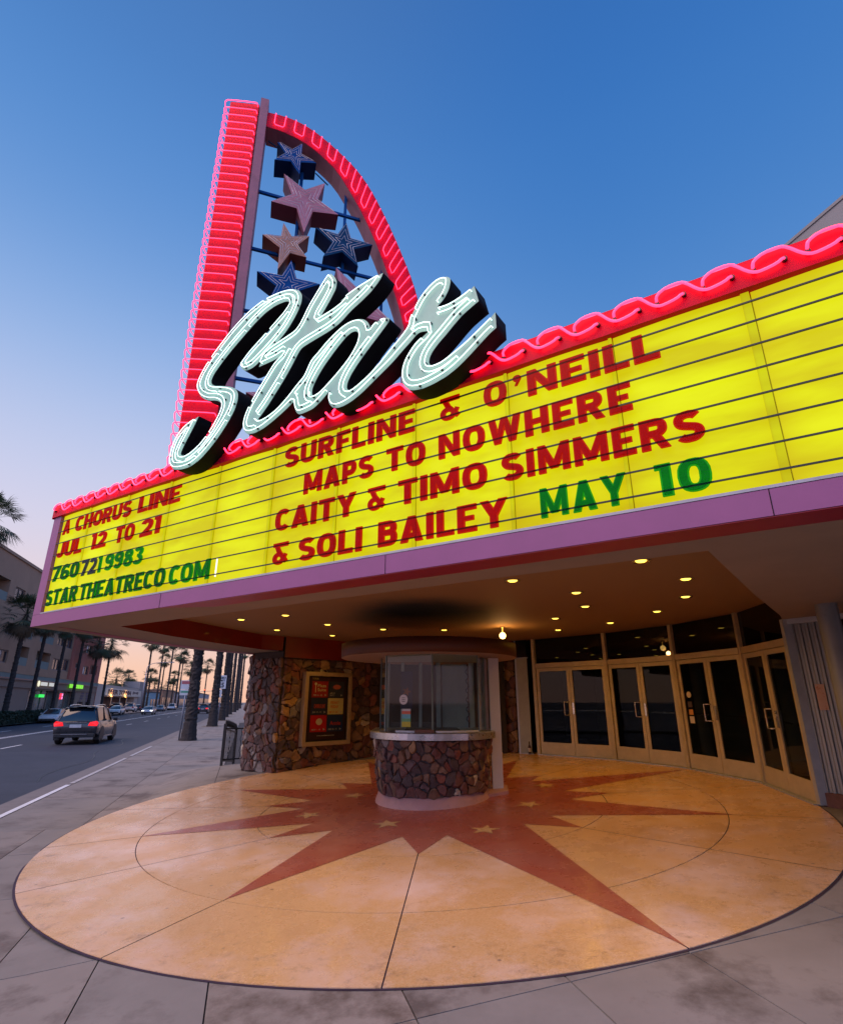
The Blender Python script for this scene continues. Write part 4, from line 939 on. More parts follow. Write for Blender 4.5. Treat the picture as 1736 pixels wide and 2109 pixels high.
# ---- doors
D_ = [(2.93, 14.95), (4.35, 13.53), (5.30, 12.02), (5.80, 10.35), (5.63, 8.74)]
M_stk = [mat('sticker_cream', (.6, .5, .35), .5), mat('sticker_orange', (.55, .24, .05), .5), mat('sticker_dark', (.08, .05, .04), .5)]
for i, (p, q) in enumerate(zip(D_, D_[1:])):
    P, Q = Vector((*p, 0)), Vector((*q, 0)); e = (Q - P).normalized(); n = Vector((e.y, -e.x, 0)) * -1   # n: inwards
    if n.dot(Vector((1, 1, 0))) < 0: n = -n
    Lw = (Q - P).length; za, zb = plane(*p) + .015, plane(*q) + .015
    def pt(a, z, d=0): return P + e * a + n * d + UPZ * z
    def zf(a): return za + (zb - za) * a / Lw
    # posts (full height), head and transom
    MB().obox(pt(-.045, 0, -.03) + UPZ * za, e * .09, n * .12, UPZ * (3.648 - za)).build('frame_post', M_anod, tb_)
    if i == 3: MB().obox(pt(Lw - .03, 0, -.03) + UPZ * zb, e * .09, n * .12, UPZ * (3.298 - zb)).build('frame_post', M_alum, tb_)
    MB().obox(pt(.05, 2.91, -.02), e * (Lw - .1), n * .10, UPZ * .11).build('door_head', M_anod, tb_)
    tr = MB().obox(pt(.05, 3.02, .03), e * (Lw - .1), n * .008, UPZ * .62).build('transom_pane', M_tglass, tb_)
    MB().prism([pt(.0, za - .02, -.09), pt(Lw, zb - .02, -.09), pt(Lw, zb + .008, -.09), pt(0, za + .008, -.09)], n * .2).build('threshold', M_alum, tb_)
    for k in (0, 1):
        a0 = .055 + k * (Lw / 2 - .055) + (.004 if k else 0); a1 = Lw / 2 - .004 if k == 0 else Lw - .055
        dr = newobj('door', None, tb_)
        s0, s1 = zf(a0) + .012, zf(a1) + .012
        fr = MB(); w = .075
        fr.prism([pt(a0, s0), pt(a0 + w, zf(a0 + w) + .012), pt(a0 + w, 2.9), pt(a0, 2.9)], n * .045)
        fr.prism([pt(a1 - w, zf(a1 - w) + .012), pt(a1, s1), pt(a1, 2.9), pt(a1 - w, 2.9)], n * .045)
        fr.prism([pt(a0 + w, 2.82), pt(a1 - w, 2.82), pt(a1 - w, 2.9), pt(a0 + w, 2.9)], n * .045)
        fr.prism([pt(a0 + w, zf(a0 + w) + .012), pt(a1 - w, zf(a1 - w) + .012), pt(a1 - w, zf(a1 - w) + .28), pt(a0 + w, zf(a0 + w) + .28)], n * .045)
        fr.build('door_frame', M_anod, dr)
        MB().prism([pt(a0 + w, zf(a0) + .28, .02), pt(a1 - w, zf(a1) + .28, .02), pt(a1 - w, 2.82, .02), pt(a0 + w, 2.82, .02)], n * .006).build('pane', M_glass, dr)
        MB().bar(pt(a0 + w, zf(a0) + 1.02, .10), pt(a1 - w, zf(a1) + 1.02, .10), .025).build('push_bar', M_steel, dr)
        ah = a1 - .055 if k == 0 else a0 + .055; sg = -1 if k == 0 else 1
        if k == 0:
            hb = zf(ah) + .92; ro = pt(ah - .03, hb, -.0)
            MB().tube([pt(ah, hb, 0), pt(ah, hb, -.06), pt(ah - .10, hb, -.075), pt(ah - .10, hb + .30, -.075), pt(ah, hb + .30, -.06), pt(ah, hb + .30, 0)], .013, 6).build('pull_handle', M_steel, dr)
        else:
            hb = zf(ah) + .94
            MB().obox(pt(ah - .03, hb, -.018), e * .045, n * .02, UPZ * .26).build('lock_plate', M_steel, dr)
    if i == 2:
        for (zz, hh, ww, mm) in ((2.16, .12, .12, 0), (2.0, .11, .11, 2), (1.86, .1, .11, 1), (1.7, .13, .12, 0)):
            if zz == 2.16: MB().prism([pt(.26 + .06 * math.cos(t_ * math.pi / 8), zz + .06 + .06 * math.sin(t_ * math.pi / 8), .012) for t_ in range(16)], n * .004).build('sticker', M_stk[mm], tb_)
            else: MB().obox(pt(.2, zz - .02, .012), e * ww, n * .004, UPZ * hh).build('sticker', M_stk[mm], tb_)
# narrow sidelight left of the doors
P, Q = Vector((2.50, 15.28, 0)), Vector((2.885, 14.985, 0)); e = (Q - P).normalized(); n = Vector((-e.y, e.x, 0))
zz = plane(2.6, 15.1)
MB().obox(P + UPZ * (3.2), e * .34, n * .01, UPZ * .44).build('sidelight_pane', M_tglass, tb_)
MB().obox(P + e * .03 + UPZ * (zz + .03), e * .31, n * .01, UPZ * 2.32).build('sidelight_panel', mat('frosted_panel', (.33, .33, .28), .5, var=.1), tb_)
MB().obox(P - e * .02 + UPZ * zz, e * .045, n * .06, UPZ * (3.64 - zz)).build('frame_post', M_alum, tb_)
MB().obox(P + UPZ * (zz - .02) - n * .05, e * .40, n * .1, UPZ * .045).build('threshold', M_alum, tb_)
MB().obox(P + UPZ * (3.17), e * .36, n * .04, UPZ * .03).build('door_head', M_alum, tb_)
bt = thing('glass_bottle', 'small dark bottle standing on the sill left of the doors', 'bottle', (2.70, 15.02, plane(2.7, 15.02) + .025))
MB().lathe([(0.001, 0), (.038, .0), (.038, .15), (.014, .21), (.014, .28), (.001, .28)], k=12).build('glass_body', mat('brown_glass', (.06, .02, .01), .2), bt)
MB().lathe([(.0385, .04), (.0385, .13)], k=12).build('paper_label', mat('paper_label', (.5, .45, .4), .7), bt)
# ---- right of the doors: fluted pilaster, dark glazing, stone base
fl = MB(); P0 = Vector((5.70, 8.70, 0)); P1 = Vector((5.98, 8.30, 0)); e = (P1 - P0).normalized(); Lp = (P1 - P0).length; n = Vector((-e.y, e.x, 0))
if n.dot(Vector((1, 1, 0))) < 0: n = -n
prof = [(0, .1)]
for k in range(5):
    a = Lp * k / 5; prof += [(a + .01, 0), (a + Lp / 5 * .45, .0), (a + Lp / 5 * .55, .028), (a + Lp / 5 - .01, .028)]
prof += [(Lp, .0), (Lp, .1)]
fl.prism([P0 + e * a + n * d + UPZ * .72 for a, d in prof], UPZ * 2.50).build('fluted_pilaster', M_col, tb_)
MB().obox(P0 - n * .05 - e * .03 + UPZ * 3.22, e * (Lp + .7), n * .22, UPZ * .078).build('window_head', M_alum, tb_)
nt_ = mat('paper_notice', (.40, .26, .22), .8, dirt=((.30, .08, .04), 12, .55, .1))
MB().obox(P0 + e * .17 - n * .012 + UPZ * 1.97, e * .12, n * .006, UPZ * .36).build('paper_notice', nt_, tb_)
wallseg((6.02, 8.26), (7.2, 6.4), .95, 3.22, .03, M_tglass, 'window_pane'); wallseg((6.6, 8.5), (7.8, 6.6), .7, 3.28, .05, M_dark, 'lobby_wall')
wallseg((6.02, 8.26), (6.07, 8.18), .8, 3.22, -.05, M_alum, 'window_mullion')
sb = MB(); sb.prism([(5.66, 8.72, .45), (5.80, 8.38, .45), (5.95, 7.95, .45), (6.3, 7.3, .45), (6.9, 6.3, .45), (7.4, 6.5, .45), (6.3, 8.9, .45)], (0, 0, .42)); sb.build('window_plinth', mat('red_brown_stone', (.14, .06, .05), .75, var=.3, scale=9, bump=.6), tb_)
rc = thing('round_column', 'pale weathered round column at the right edge in front of the dark window', 'column', (5.30, 7.28, plane(5.3, 7.28) - .1))
zc = 3.298 - rc.location.z
MB().lathe([(.15, 0), (.15, .05), (.125, .07), (.125, zc)], k=28).build('shaft', M_col, rc)

# ================================================================== FLAGSTONE WALLS
M_mortar = mat('mortar', (.045, .032, .026), .9, var=.25, scale=14, bump=.5)
M_mortarg = mat('grey_mortar', (.075, .06, .06), .9, var=.25, scale=14, bump=.5)
def stmat(n, c, v=.4): return mat(n, tuple(q * .98 for q in c), .62, var=v, scale=11, bump=1.0, dirt=(tuple(x * .45 for x in c), 4, .55, .2))
STONE = [stmat('stone_maroon', (.14, .055, .045)), stmat('stone_brown', (.17, .09, .055)), stmat('stone_dark', (.07, .045, .045)), stmat('stone_red', (.20, .065, .045)),
         stmat('stone_ochre', (.36, .21, .10)), stmat('stone_grey', (.20, .17, .17)), stmat('stone_cream', (.50, .42, .33)), stmat('stone_plum', (.11, .062, .062))]
SW = [22, 20, 16, 13, 8, 9, 4, 12]
def clip(poly, a, b, c):   # keep ax+by<=c
    out = []
    for i in range(len(poly)):
        p, q = poly[i - 1], poly[i]; dp, dq = a * p[0] + b * p[1] - c, a * q[0] + b * q[1] - c
        if (dp <= 0) != (dq <= 0):
            t = dp / (dp - dq); out.append((p[0] + (q[0] - p[0]) * t, p[1] + (q[1] - p[1]) * t))
        if dq <= 0: out.append(q)
    return out
def stones(x0, x1, y0f, y1, size, fmap, parent, wts=SW, asp=1.0, relief=.045, gap=.004, skip=None, shrink=0):
    """irregular flagstones laid over a developed wall surface; fmap(x, z, proud) -> 3D"""
    rnd = random.Random(int(x0 * 100 + size * 1000)); seeds = []
    nx = max(1, int((x1 - x0) / size)); ymin = min(y0f(x0), y0f(x1)); ny = max(1, int((y1 - ymin) / (size * asp)))
    for i in range(nx):
        for j in range(ny):
            if rnd.random() < .10: continue
            seeds.append((x0 + (i + .5 + rnd.uniform(-.46, .46)) * (x1 - x0) / nx, ymin + (j + .5 + rnd.uniform(-.46, .46)) * (y1 - ymin) / ny))
            if rnd.random() < .12: seeds.append((seeds[-1][0] + rnd.uniform(-.5, .5) * size, seeds[-1][1] + rnd.uniform(-.5, .5) * size))
    ct = 0
    for i, s in enumerate(seeds):
        poly = [(x0, ymin - .3), (x1, ymin - .3), (x1, y1), (x0, y1)]
        nb = sorted((t for j, t in enumerate(seeds) if j != i), key=lambda t: (t[0] - s[0]) ** 2 + (t[1] - s[1]) ** 2)[:18]
        for t in nb:
            a, b = t[0] - s[0], t[1] - s[1]; c = (t[0] ** 2 + t[1] ** 2 - s[0] ** 2 - s[1] ** 2) / 2
            poly = clip(poly, a, b, c)
            if len(poly) < 3: break
        if len(poly) < 3: continue
        # trim at the sloping floor
        poly = [(x, max(y, y0f(x))) for x, y in poly]
        cx = sum(p[0] for p in poly) / len(poly); cy = sum(p[1] for p in poly) / len(poly)
        if max(p[1] for p in poly) - min(p[1] for p in poly) < .04 or max(p[0] for p in poly) - min(p[0] for p in poly) < .03: continue
        if skip and skip(cx, cy): continue
        # knock the corners about so outlines are not clean
        ring = []
        for k in range(len(poly)):
            p, q = poly[k], poly[(k + 1) % len(poly)]; d = math.hypot(q[0] - p[0], q[1] - p[1])
            if d < .012: continue
            ring.append((p[0] * .86 + q[0] * .14, p[1] * .86 + q[1] * .14)); 
            if d > .10: ring.append(((p[0] + q[0]) / 2 + rnd.uniform(-.16, .16) * d, (p[1] + q[1]) / 2 + rnd.uniform(-.16, .16) * d))
            ring.append((p[0] * .14 + q[0] * .86, p[1] * .14 + q[1] * .86))
        if len(ring) < 3: continue
        def inset(f, g):
            out = []
            for x, y in ring:
                d = math.hypot(x - cx, y - cy) or 1; k = max(.2, 1 - g / d) * f; out.append((cx + (x - cx) * k, cy + (y - cy) * k))
            return out
        h = relief * rnd.uniform(.35, 1.3); tx, ty = rnd.uniform(-.3, .3), rnd.uniform(-.3, .3)
        lo = inset(1, gap); m_ = inset(.97, gap); hi = inset(rnd.uniform(.66, .88), gap * 1.5)
        vs = [fmap(x, y, -.012) for x, y in lo] + [fmap(x, y, h * .7) for x, y in m_] + [fmap(x, y, h + tx * (x - cx) + ty * (y - cy) + rnd.uniform(-.004, .006)) for x, y in hi] + [fmap(cx, cy, h * 1.08)]
        k = len(lo); fs = []
        for a in range(k):
            b = (a + 1) % k; fs += [(a, b, k + b, k + a), (k + a, k + b, 2 * k + b, 2 * k + a), (2 * k + a, 2 * k + b, 3 * k)]
        MB().add(vs, fs).build('stone', rnd.choices(STONE, wts)[0], parent); ct += 1
    return ct
def path_map(pts, out=1):
    P = [Vector((*p, 0)) for p in pts]; cum = [0]
    for a, b in zip(P, P[1:]): cum.append(cum[-1] + (b - a).length)
    def f(x, z, d):
        k = 0
        while k < len(P) - 2 and cum[k + 1] < x: k += 1
        e = (P[k + 1] - P[k]).normalized(); n = Vector((e.y, -e.x, 0)) * out
        p = P[k] + e * (x - cum[k]) + n * d; return (p.x, p.y, z)
    return f, cum
def facewall(pts, z0, z1, th, m, name, par):
    f, cum = path_map(pts); mb = MB(); vs = []
    for c in cum:
        p = f(c, 0, 0); g_ = z0(p[0], p[1]) - .05
        vs += [f(c, g_, 0), f(c, z1, 0), f(c, g_, -th), f(c, z1, -th)]
    fs = []
    for i in range(len(cum) - 1):
        a = 4 * i; b = a + 4; fs += [(a, b, b + 1, a + 1), (a + 2, a + 3, b + 3, b + 2), (a + 1, b + 1, b + 3, a + 3)]
    mb.add(vs, fs); return mb.build(name, m, par)
pil = thing('stone_pillar', 'rugged dark red flagstone pier at the pavement corner under the canopy', 'pillar')
PP = [(-4.62, 15.6), (-4.36, 14.97), (-3.45, 14.29)]
f, cum = path_map(PP); 
facewall(PP, plane, 3.29, .35, M_mortarg, 'pier_core', pil)
print('pillar stones', stones(0, cum[1], lambda x: plane(*f(x, 0, 0)[:2]), 3.27, .125, f, pil, [22, 12, 26, 8, 1, 12, 2, 26], 1.75, .055))
f2, c2 = path_map(PP[1:]); print(stones(0, c2[-1], lambda x: plane(*f2(x, 0, 0)[:2]), 3.14, .125, f2, pil, [22, 12, 26, 8, 1, 10, 1, 26], 1.75, .055))
WP = [(-3.44, 14.30), (-2.89, 14.80), (-2.14, 15.57), (-1.41, 16.15), (-.6, 16.5), (.4, 16.62), (1.3, 16.4), (2.0, 15.9), (2.46, 15.32)]
sw = thing('flagstone_wall', 'curved brown flagstone wall behind the ticket booth holding the poster case', 'wall')
f3, c3 = path_map(WP); facewall(WP, plane, 3.64, .3, M_mortar, 'wall_core', sw)
hidden = lambda x, z: (2.95 < x < 5.15)
print('wall', stones(.02, c3[-1], lambda x: plane(*f3(x, 0, 0)[:2]), 3.12, .21, f3, sw, [14, 30, 24, 12, 10, 4, 2, 4], 1.0, .05, skip=hidden))
vs = []
f4, c4 = path_map([(x, y) for x, y in WP])
mb = MB(); 
for c in c4: vs += [f4(c, 3.14, .05), f4(c, 3.648, .05), f4(c, 3.14, -.02)]
fs = []
for i in range(len(c4) - 1): a = 3 * i; fs += [(a, a + 3, a + 4, a + 1), (a + 2, a + 5, a + 3, a)]
mb.add(vs, fs).build('frieze', M_crimd, sw)
# ---- poster case
pc = thing('poster_case', 'gold framed wall case with a season poster of six coloured show squares', 'poster')
pa = Vector((-3.0, 14.62, 0)); pe = Vector((.697, .717, 0)).normalized(); pn = Vector((.717, -.697, 0)).normalized()
def PO(a, z, d=0): return pa + pe * a + pn * (.10 + d) + UPZ * z
M_gfr = mat('dull_gold_frame', (.40, .30, .20), .4, metal=.3, var=.1)
fr = MB()
for (a0, a1, z0, z1) in ((0, 1.5, 1.05, 1.15), (0, 1.5, 2.71, 2.81), (0, .11, 1.15, 2.71), (1.39, 1.5, 1.15, 2.71)): fr.obox(PO(a0, z0, -.1), pe * (a1 - a0), pn * .14, UPZ * (z1 - z0))
fr.build('frame', M_gfr, pc, bevel=.008)
MB().obox(PO(.11, 1.15, -.02), pe * 1.28, pn * .01, UPZ * 1.56).build('backing', mat('case_backing', (.02, .015, .02), .6), pc)
po = MB().obox(PO(.16, 1.19, -.008), pe * 1.17, pn * .004, UPZ * 1.49).build('poster', mat('poster_paper', (.05, .02, .03), .6, var=.2), pc)
pm = lambda n, c: mat(n, tuple(min(.85, q * 1.7) for q in c), .5, var=.05)
cells = [('FEB 16 - 25', (.28, .02, .02), 'Plaza\nSuite', (.6, .5, .3)), ('APR 29\nMAY 3', (.03, .04, .07), None, (.45, .12, .1)), ('JUL 12 - 21', (.02, .03, .08), 'CHORUS LINE', (.5, .07, .04)),
         ('SEP 13 - 22', (.60, .48, .22), 'FREAKY\nFRIDAY', (.5, .06, .02)), ('NOV 1 - 10', (.42, .01, .012), None, (.6, .55, .4)), ('DEC 12 - 19', (.01, .03, .11), 'Annie', (.55, .05, .05))]
M_pw = mat('poster_white', (.6, .58, .52), .6)
for i, (dt, bgc, ttl, tcx) in enumerate(cells):
    cx, cz = i % 2, i // 2; a0 = .235 + cx * .515; z0 = 2.19 - cz * .41 - .0
    a = MB().obox(PO(a0, z0, -.003), pe * .50, pn * .003, UPZ * .395).build('show_square', pm('print_%d' % i, bgc), po)
    mt = pm('ink_%d' % i, tcx)
    w, h = (.34, .1) if '\n' not in (ttl or '') else (.27, .17)
    if i == 1: MB().prism([PO(a0 + .27 + .13 * math.cos(k * .5), z0 + .26 + .06 * math.sin(k * .5), .0005) for k in range(12)], pn * .002).build('printed_mark', mt, po)
    if ttl: fit_text('printed_title', ttl, PO(a0 + (.17 if i == 0 else .09), z0 + .15, .001), pe, UPZ, w, h, mt, po, .002, .01)
    fit_text('printed_date', dt, PO(a0 + .05, z0 + .035, .001), pe, UPZ, .27 if i != 1 else .16, .04 if i != 1 else .09, M_pw if i != 3 else mt, po, .002, .02)
    if i == 0:   # a key drawn above the title
        MB().prism([PO(a0 + .07, z0 + .33, .001), PO(a0 + .11, z0 + .27, .001), PO(a0 + .15, z0 + .33, .001), PO(a0 + .13, z0 + .36, .001), PO(a0 + .09, z0 + .36, .001)], pn * .002).build('printed_mark', mt, po)
        MB().obox(PO(a0 + .1, z0 + .12, .001), pe * .02, pn * .002, UPZ * .16).build('printed_mark', mt, po)
    if i == 4: MB().prism([PO(a0 + .27 + .1 * math.cos(k * .5), z0 + .24 + .08 * math.sin(k * .5), .0005) for k in range(12)], pn * .002).build('printed_mark', mt, po)
    MB().prism([PO(a0 + .40, z0 + .03, .001), PO(a0 + .46, z0 + .055, .001), PO(a0 + .40, z0 + .085, .001)], pn * .002).build('printed_mark', M_pw, po)
fit_text('printed_heading', 'TOUR', PO(.23, 2.625, .0), pe, UPZ, .2, .04, mat('heading_ink', (.5, .42, .15), .6), po, .002, .03)
fit_text('printed_footer', 'www.startheatreco.com', PO(.45, 1.27, .0), pe, UPZ, .55, .03, M_pw, po, .002, .02)
MB().obox(PO(.12, 1.16, .022), pe * 1.26, pn * .004, UPZ * 1.54).build('glass_pane', glassmat('case_glass', (.85, .85, .85), .0), pc)

# ================================================================== TICKET BOOTH
bo = thing('ticket_booth', 'rounded stone and glass ticket booth with a steel counter standing on the red star', 'ticket booth')
BC = (.20, 10.72)
def arc(r_, a0, a1, k): return [(BC[0] + r_ * math.cos(R(a0 + (a1 - a0) * i / k)), BC[1] + r_ * math.sin(R(a0 + (a1 - a0) * i / k))) for i in range(k + 1)]
def bpath(r_, k=14): return [(BC[0] - r_, BC[1] + 1.1)] + arc(r_, 180, 360, k) + [(BC[0] + r_, BC[1] + 1.1)]
p0, p1 = bpath(.93), bpath(1.02)
M_pinkb = mat('pink_cement', (.44, .23, .22), .55, var=.1, scale=5, dirt=((.27, .15, .15), 6, .6, .15))
lo_, hi_ = MB(), None
k = len(p0)
ring0 = bpath(1.03); ring1 = bpath(.975); ring2 = bpath(.94)
vs = [(x, y, plane(x, y) - .02) for x, y in ring0] + [(x, y, plane(x, y) + .05) for x, y in ring1] + [(x, y, plane(x, y) + .17) for x, y in ring2] + [(x, y, plane(x, y) + .175) for x, y in bpath(.8)]
fs = [(r_ * k + i, r_ * k + i + 1, (r_ + 1) * k + i + 1, (r_ + 1) * k + i) for r_ in range(3) for i in range(k - 1)]
MB().add(vs, fs, True).build('cement_base', M_pinkb, bo)
MB().prism([(1.0, 10.35, plane(1, 10.35) - .02), (1.5, 10.58, plane(1.5, 10.58) - .02), (1.55, 11.1, plane(1.5, 11.1) - .02), (1.1, 11.4, plane(1.1, 11.4) - .02)], (0, 0, .09)).build('cement_base', M_pinkb, bo, bevel=.01)
def bm(x, z, d):
    # x: developed length along the front, radius grows with height
    t = (z - .55) / .95; r_ = .93 + .09 * t
    f_, c_ = path_map(bpath(r_), 1); tot = c_[-1]; base = BT
    return f_(x / base * tot, z, d)
BT = path_map(p0)[1][-1]
vs = []
for x in np.linspace(0, BT, 24): vs += [bm(x, plane(*bm(x, 1, 0)[:2]) + .12, 0), bm(x, 1.50, 0)]
MB().add(vs, [(2 * i, 2 * i + 2, 2 * i + 3, 2 * i + 1) for i in range(23)], True).build('booth_core', M_mortarg, bo)
print('booth', stones(.1, BT - .1, lambda x: plane(*bm(x, 1, 0)[:2]) + .165, 1.485, .125, bm, bo, [26, 28, 18, 14, 4, 3, 3, 6], 1.15, .04, .006))
M_sst = mat('brushed_steel', (.55, .55, .57), .28, metal=.9, var=.1, scale=12)
rg = bpath(1.12, 24); rg2 = bpath(1.10, 24)
vs = [(x, y, 1.485) for x, y in rg2] + [(x, y, 1.49) for x, y in rg] + [(x, y, 1.59) for x, y in rg] + [(x, y, 1.60) for x, y in rg2] + [(x, y, 1.602) for x, y in bpath(.5, 24)]
k = len(rg); MB().add(vs, [(r_ * k + i, r_ * k + i + 1, (r_ + 1) * k + i + 1, (r_ + 1) * k + i) for r_ in range(4) for i in range(k - 1)] , False).build('steel_counter', M_sst, bo)
MB().add([(x, y, 1.484) for x, y in bpath(1.1, 24)] + [(x, y, 1.484) for x, y in bpath(.5, 24)], [(i, k + i, k + i + 1, i + 1) for i in range(k - 1)]).build('counter_underside', M_sst, bo)
M_led = mat('white_ledge', (.6, .6, .62), .5)
for a0, a1 in ((232, 252), (272, 318)):
    q = arc(1.03, a0, a1, 6); q2 = arc(.97, a0, a1, 6)
    MB().prism([(x, y, 1.603) for x, y in q] + [(x, y, 1.603) for x, y in q2[::-1]], (0, 0, .03)).build('ledge', M_led, bo)
MB().prism([(x, y, 1.603) for x, y in arc(1.06, 253, 270, 4)] + [(x, y, 1.603) for x, y in arc(.8, 253, 270, 4)[::-1]], (0, 0, .045)).build('pay_tray', mat('rust_brown_tray', (.16, .06, .03), .5), bo)
M_bglass = glassmat('booth_glass', (.84, .90, .88), .012, .03)
gp = [(-.72, 11.9), (-.75, 10.9), (-.62, 10.22), (.18, 9.80), (.98, 10.18), (1.15, 10.75), (1.15, 11.9)]
M_edge = mat('green_glass_edge', (.12, .17, .16), .3)
for i, (a, b) in enumerate(zip(gp, gp[1:])):
    A_, B_ = Vector((*a, 1.61)), Vector((*b, 1.61)); e = (B_ - A_).normalized(); n = Vector((e.y, -e.x, 0))
    MB().obox(A_ + e * .006, e * ((B_ - A_).length - .012), n * .008, UPZ * 1.255).build('window_pane', M_bglass, bo)
    MB().obox(A_ - e * .012, e * .024, n * .02, UPZ * 1.255).build('glass_joint', M_edge, bo)
MB().prism([(*p, 2.862) for p in gp], (0, 0, .006)).build('booth_ceiling', mat('white_ceiling', (.5, .5, .5), .6), bo)
# inside and behind
MB().prism([(x, y, 1.58) for x, y in [(-.7, 11.9), (-.7, 10.7), (-.5, 10.2), (.18, 9.95), (.9, 10.2), (1.1, 10.8), (1.1, 11.9)]], (0, 0, .02)).build('booth_desk', mat('booth_desk', (.10, .08, .07), .5), bo)
M_bgrey = mat('blue_grey_door', (.36, .41, .44), .55, var=.06)
MB().obox((.42, 11.9, .62), (.52, 0, 0), (0, .05, 0), (0, 0, 2.2)).build('booth_door', M_bgrey, bo)
M_bfr = mat('pale_frame', (.42, .46, .46), .5)
for x, w in ((.30, .09), (.97, .10), (-.05, .06), (-.42, .06), (-.72, .07)): MB().obox((x, 11.86, .6), (w, 0, 0), (0, .08, 0), (0, 0, 2.25)).build('frame_post', M_bfr, bo)
MB().obox((-.75, 11.88, .6), (1.05, 0, 0), (0, .02, 0), (0, 0, 1.1)).build('back_panel', mat('brown_back_panel', (.10, .06, .05), .6), bo)
MB().obox((1.03, 11.88, .6), (.14, 0, 0), (0, .03, 0), (0, 0, 2.25)).build('back_panel', mat('brown_back_panel_b', (.13, .07, .06), .6), bo)
cord = MB(); pts = []
for i in range(34): t = i / 33; pts.append((.93 + .03 * math.sin(t * 40), 11.83 + .015 * math.cos(t * 40), 2.8 - 1.15 * t))
cord.tube(pts, .008, 5).build('wound_cord', M_black, bo)
sk = MB().prism([(-.325 + .085 * math.cos(t_ * math.pi / 10), 10.058, 2.14 + .085 * math.sin(t_ * math.pi / 10)) for t_ in range(20)], (0, .004, 0)).build('round_sticker', M_led, bo)
def gl(a, z, d=-.02):   # on the left front pane
    A_, B_ = Vector((-.62, 10.22, 0)), Vector((.18, 9.80, 0)); e = (B_ - A_).normalized(); n = Vector((e.y, -e.x, 0)); return A_ + e * a + n * (.012) + UPZ * z
ge = (Vector((.18, 9.80, 0)) - Vector((-.62, 10.22, 0))).normalized(); gn = Vector((ge.y, -ge.x, 0))
bpy.data.objects.remove(sk)
MB().prism([gl(.36 + .082 * math.cos(t_ * math.pi / 10), 2.12 + .082 * math.sin(t_ * math.pi / 10)) for t_ in range(20)], gn * .003).build('round_sticker', M_led, bo)
for zz in (.03, .0, -.03): MB().obox(gl(.33, 2.115 + zz) + gn * .003, ge * .06, gn * .002, UPZ * .008).build('sticker_print', M_black, bo)
for z0, hh, c in ((1.68, .085, (.55, .45, .02)), (1.765, .05, (.12, .35, .15)), (1.815, .07, (.12, .38, .45)), (1.885, .05, (.55, .10, .04)), (1.935, .035, (.5, .5, .5))):
    MB().obox(gl(.33, z0), ge * .17, gn * .003, UPZ * hh).build('price_card', mat('card_%d' % int(z0 * 1000), c, .5, var=.15, scale=30), bo)
MB().obox((-.42, 11.78, 1.95), (.24, 0, 0), (0, .01, 0), (0, 0, .72)).build('inside_poster', mat('inside_poster', (.03, .02, .07), .6), bo)
MB().prism([(-.30 + (.09 if k % 2 == 0 else .04) * math.cos(k * math.pi / 5), 11.772, 2.28 + (.09 if k % 2 == 0 else .04) * math.sin(k * math.pi / 5)) for k in range(10)], (0, .004, 0)).build('printed_star', mat('print_orange', (.5, .15, .05), .6), bo)
MB().obox((1.255, 10.80, plane(1.3, 10.9) - .0), (.19, .0, 0), (0, .14, 0), (0, 0, 2.29)).build('white_post', mat('white_post_paint', (.62, .62, .66), .5, var=.04, scale=2), bo, bevel=.004)
MB().obox((1.17, 10.86, plane(1.2, 10.9)), (.06, 0, 0), (0, .1, 0), (0, 0, 2.28)).build('side_jamb', mat('mauve_jamb', (.34, .24, .23), .5), bo)
# canopy over the booth
cp = MB().lathe([(0, 2.872), (1.62, 2.872), (1.70, 2.885), (1.70, 3.13), (1.66, 3.14), (0, 3.14)], (.14, 11.22, 0), 64)
cp.build('booth_canopy', mat('canopy_maroon', (.085, .022, .010), .5, var=.1), bo)
MB().lathe([(0, 2.868), (1.60, 2.868), (1.695, 2.880)], (.14, 11.22, 0), 64).build('canopy_underside', mat('canopy_cream', (.30, .21, .17), .6), bo)

# ================================================================== RAILING
rl = thing('iron_railing', 'black iron gate and wavy barred railing beside the stone pier', 'railing')
M_iron = mat('black_iron', (.012, .012, .014), .4, var=.3)
q0, q1 = Vector((-5.38, 16.3, 0)), Vector((-5.62, 18.1, 0)); q2 = Vector((-4.5, 17.7, 0))
def gz(p): return ground(p.x, p.y)
for p, h in ((q0, 1.05), (q1, 1.05)): MB().obox(p + UPZ * gz(p) - Vector((.03, .03, 0)), (.06, 0, 0), (0, .06, 0), (0, 0, h)).build('post', M_iron, rl)
for h in (.12, .92): MB().bar(q0 + UPZ * (gz(q0) + h), q1 + UPZ * (gz(q1) + h), .035).build('rail', M_iron, rl)
for k in range(11):
    p = q0.lerp(q1, (k + .5) / 11); z = gz(p)
    b = MB().bar(p + UPZ * (z + .1), p + UPZ * (z + 1.0), .016, .014); b.lathe([(.014, .98), (.05, 1.03), (.04, 1.06), (.0, 1.17)], (p.x, p.y, z), 6); b.build('bar', M_iron, rl)
for k, h in ((0, .93), (0, .15)):
    MB().tube([q0 + UPZ * (gz(q0) + h), q2 + UPZ * (gz(q2) + h)], .02, 6).build('rail', M_iron, rl)
for k in range(8):
    p = q0.lerp(q2, (k + 1) / 8.5); z = gz(p)
    MB().tube([p + Vector((.02 * math.sin(t * 2.2), 0, 0)) + UPZ * (z + .15 + .78 * t / 8) for t in range(9)], .009, 5).build('bar', M_iron, rl)
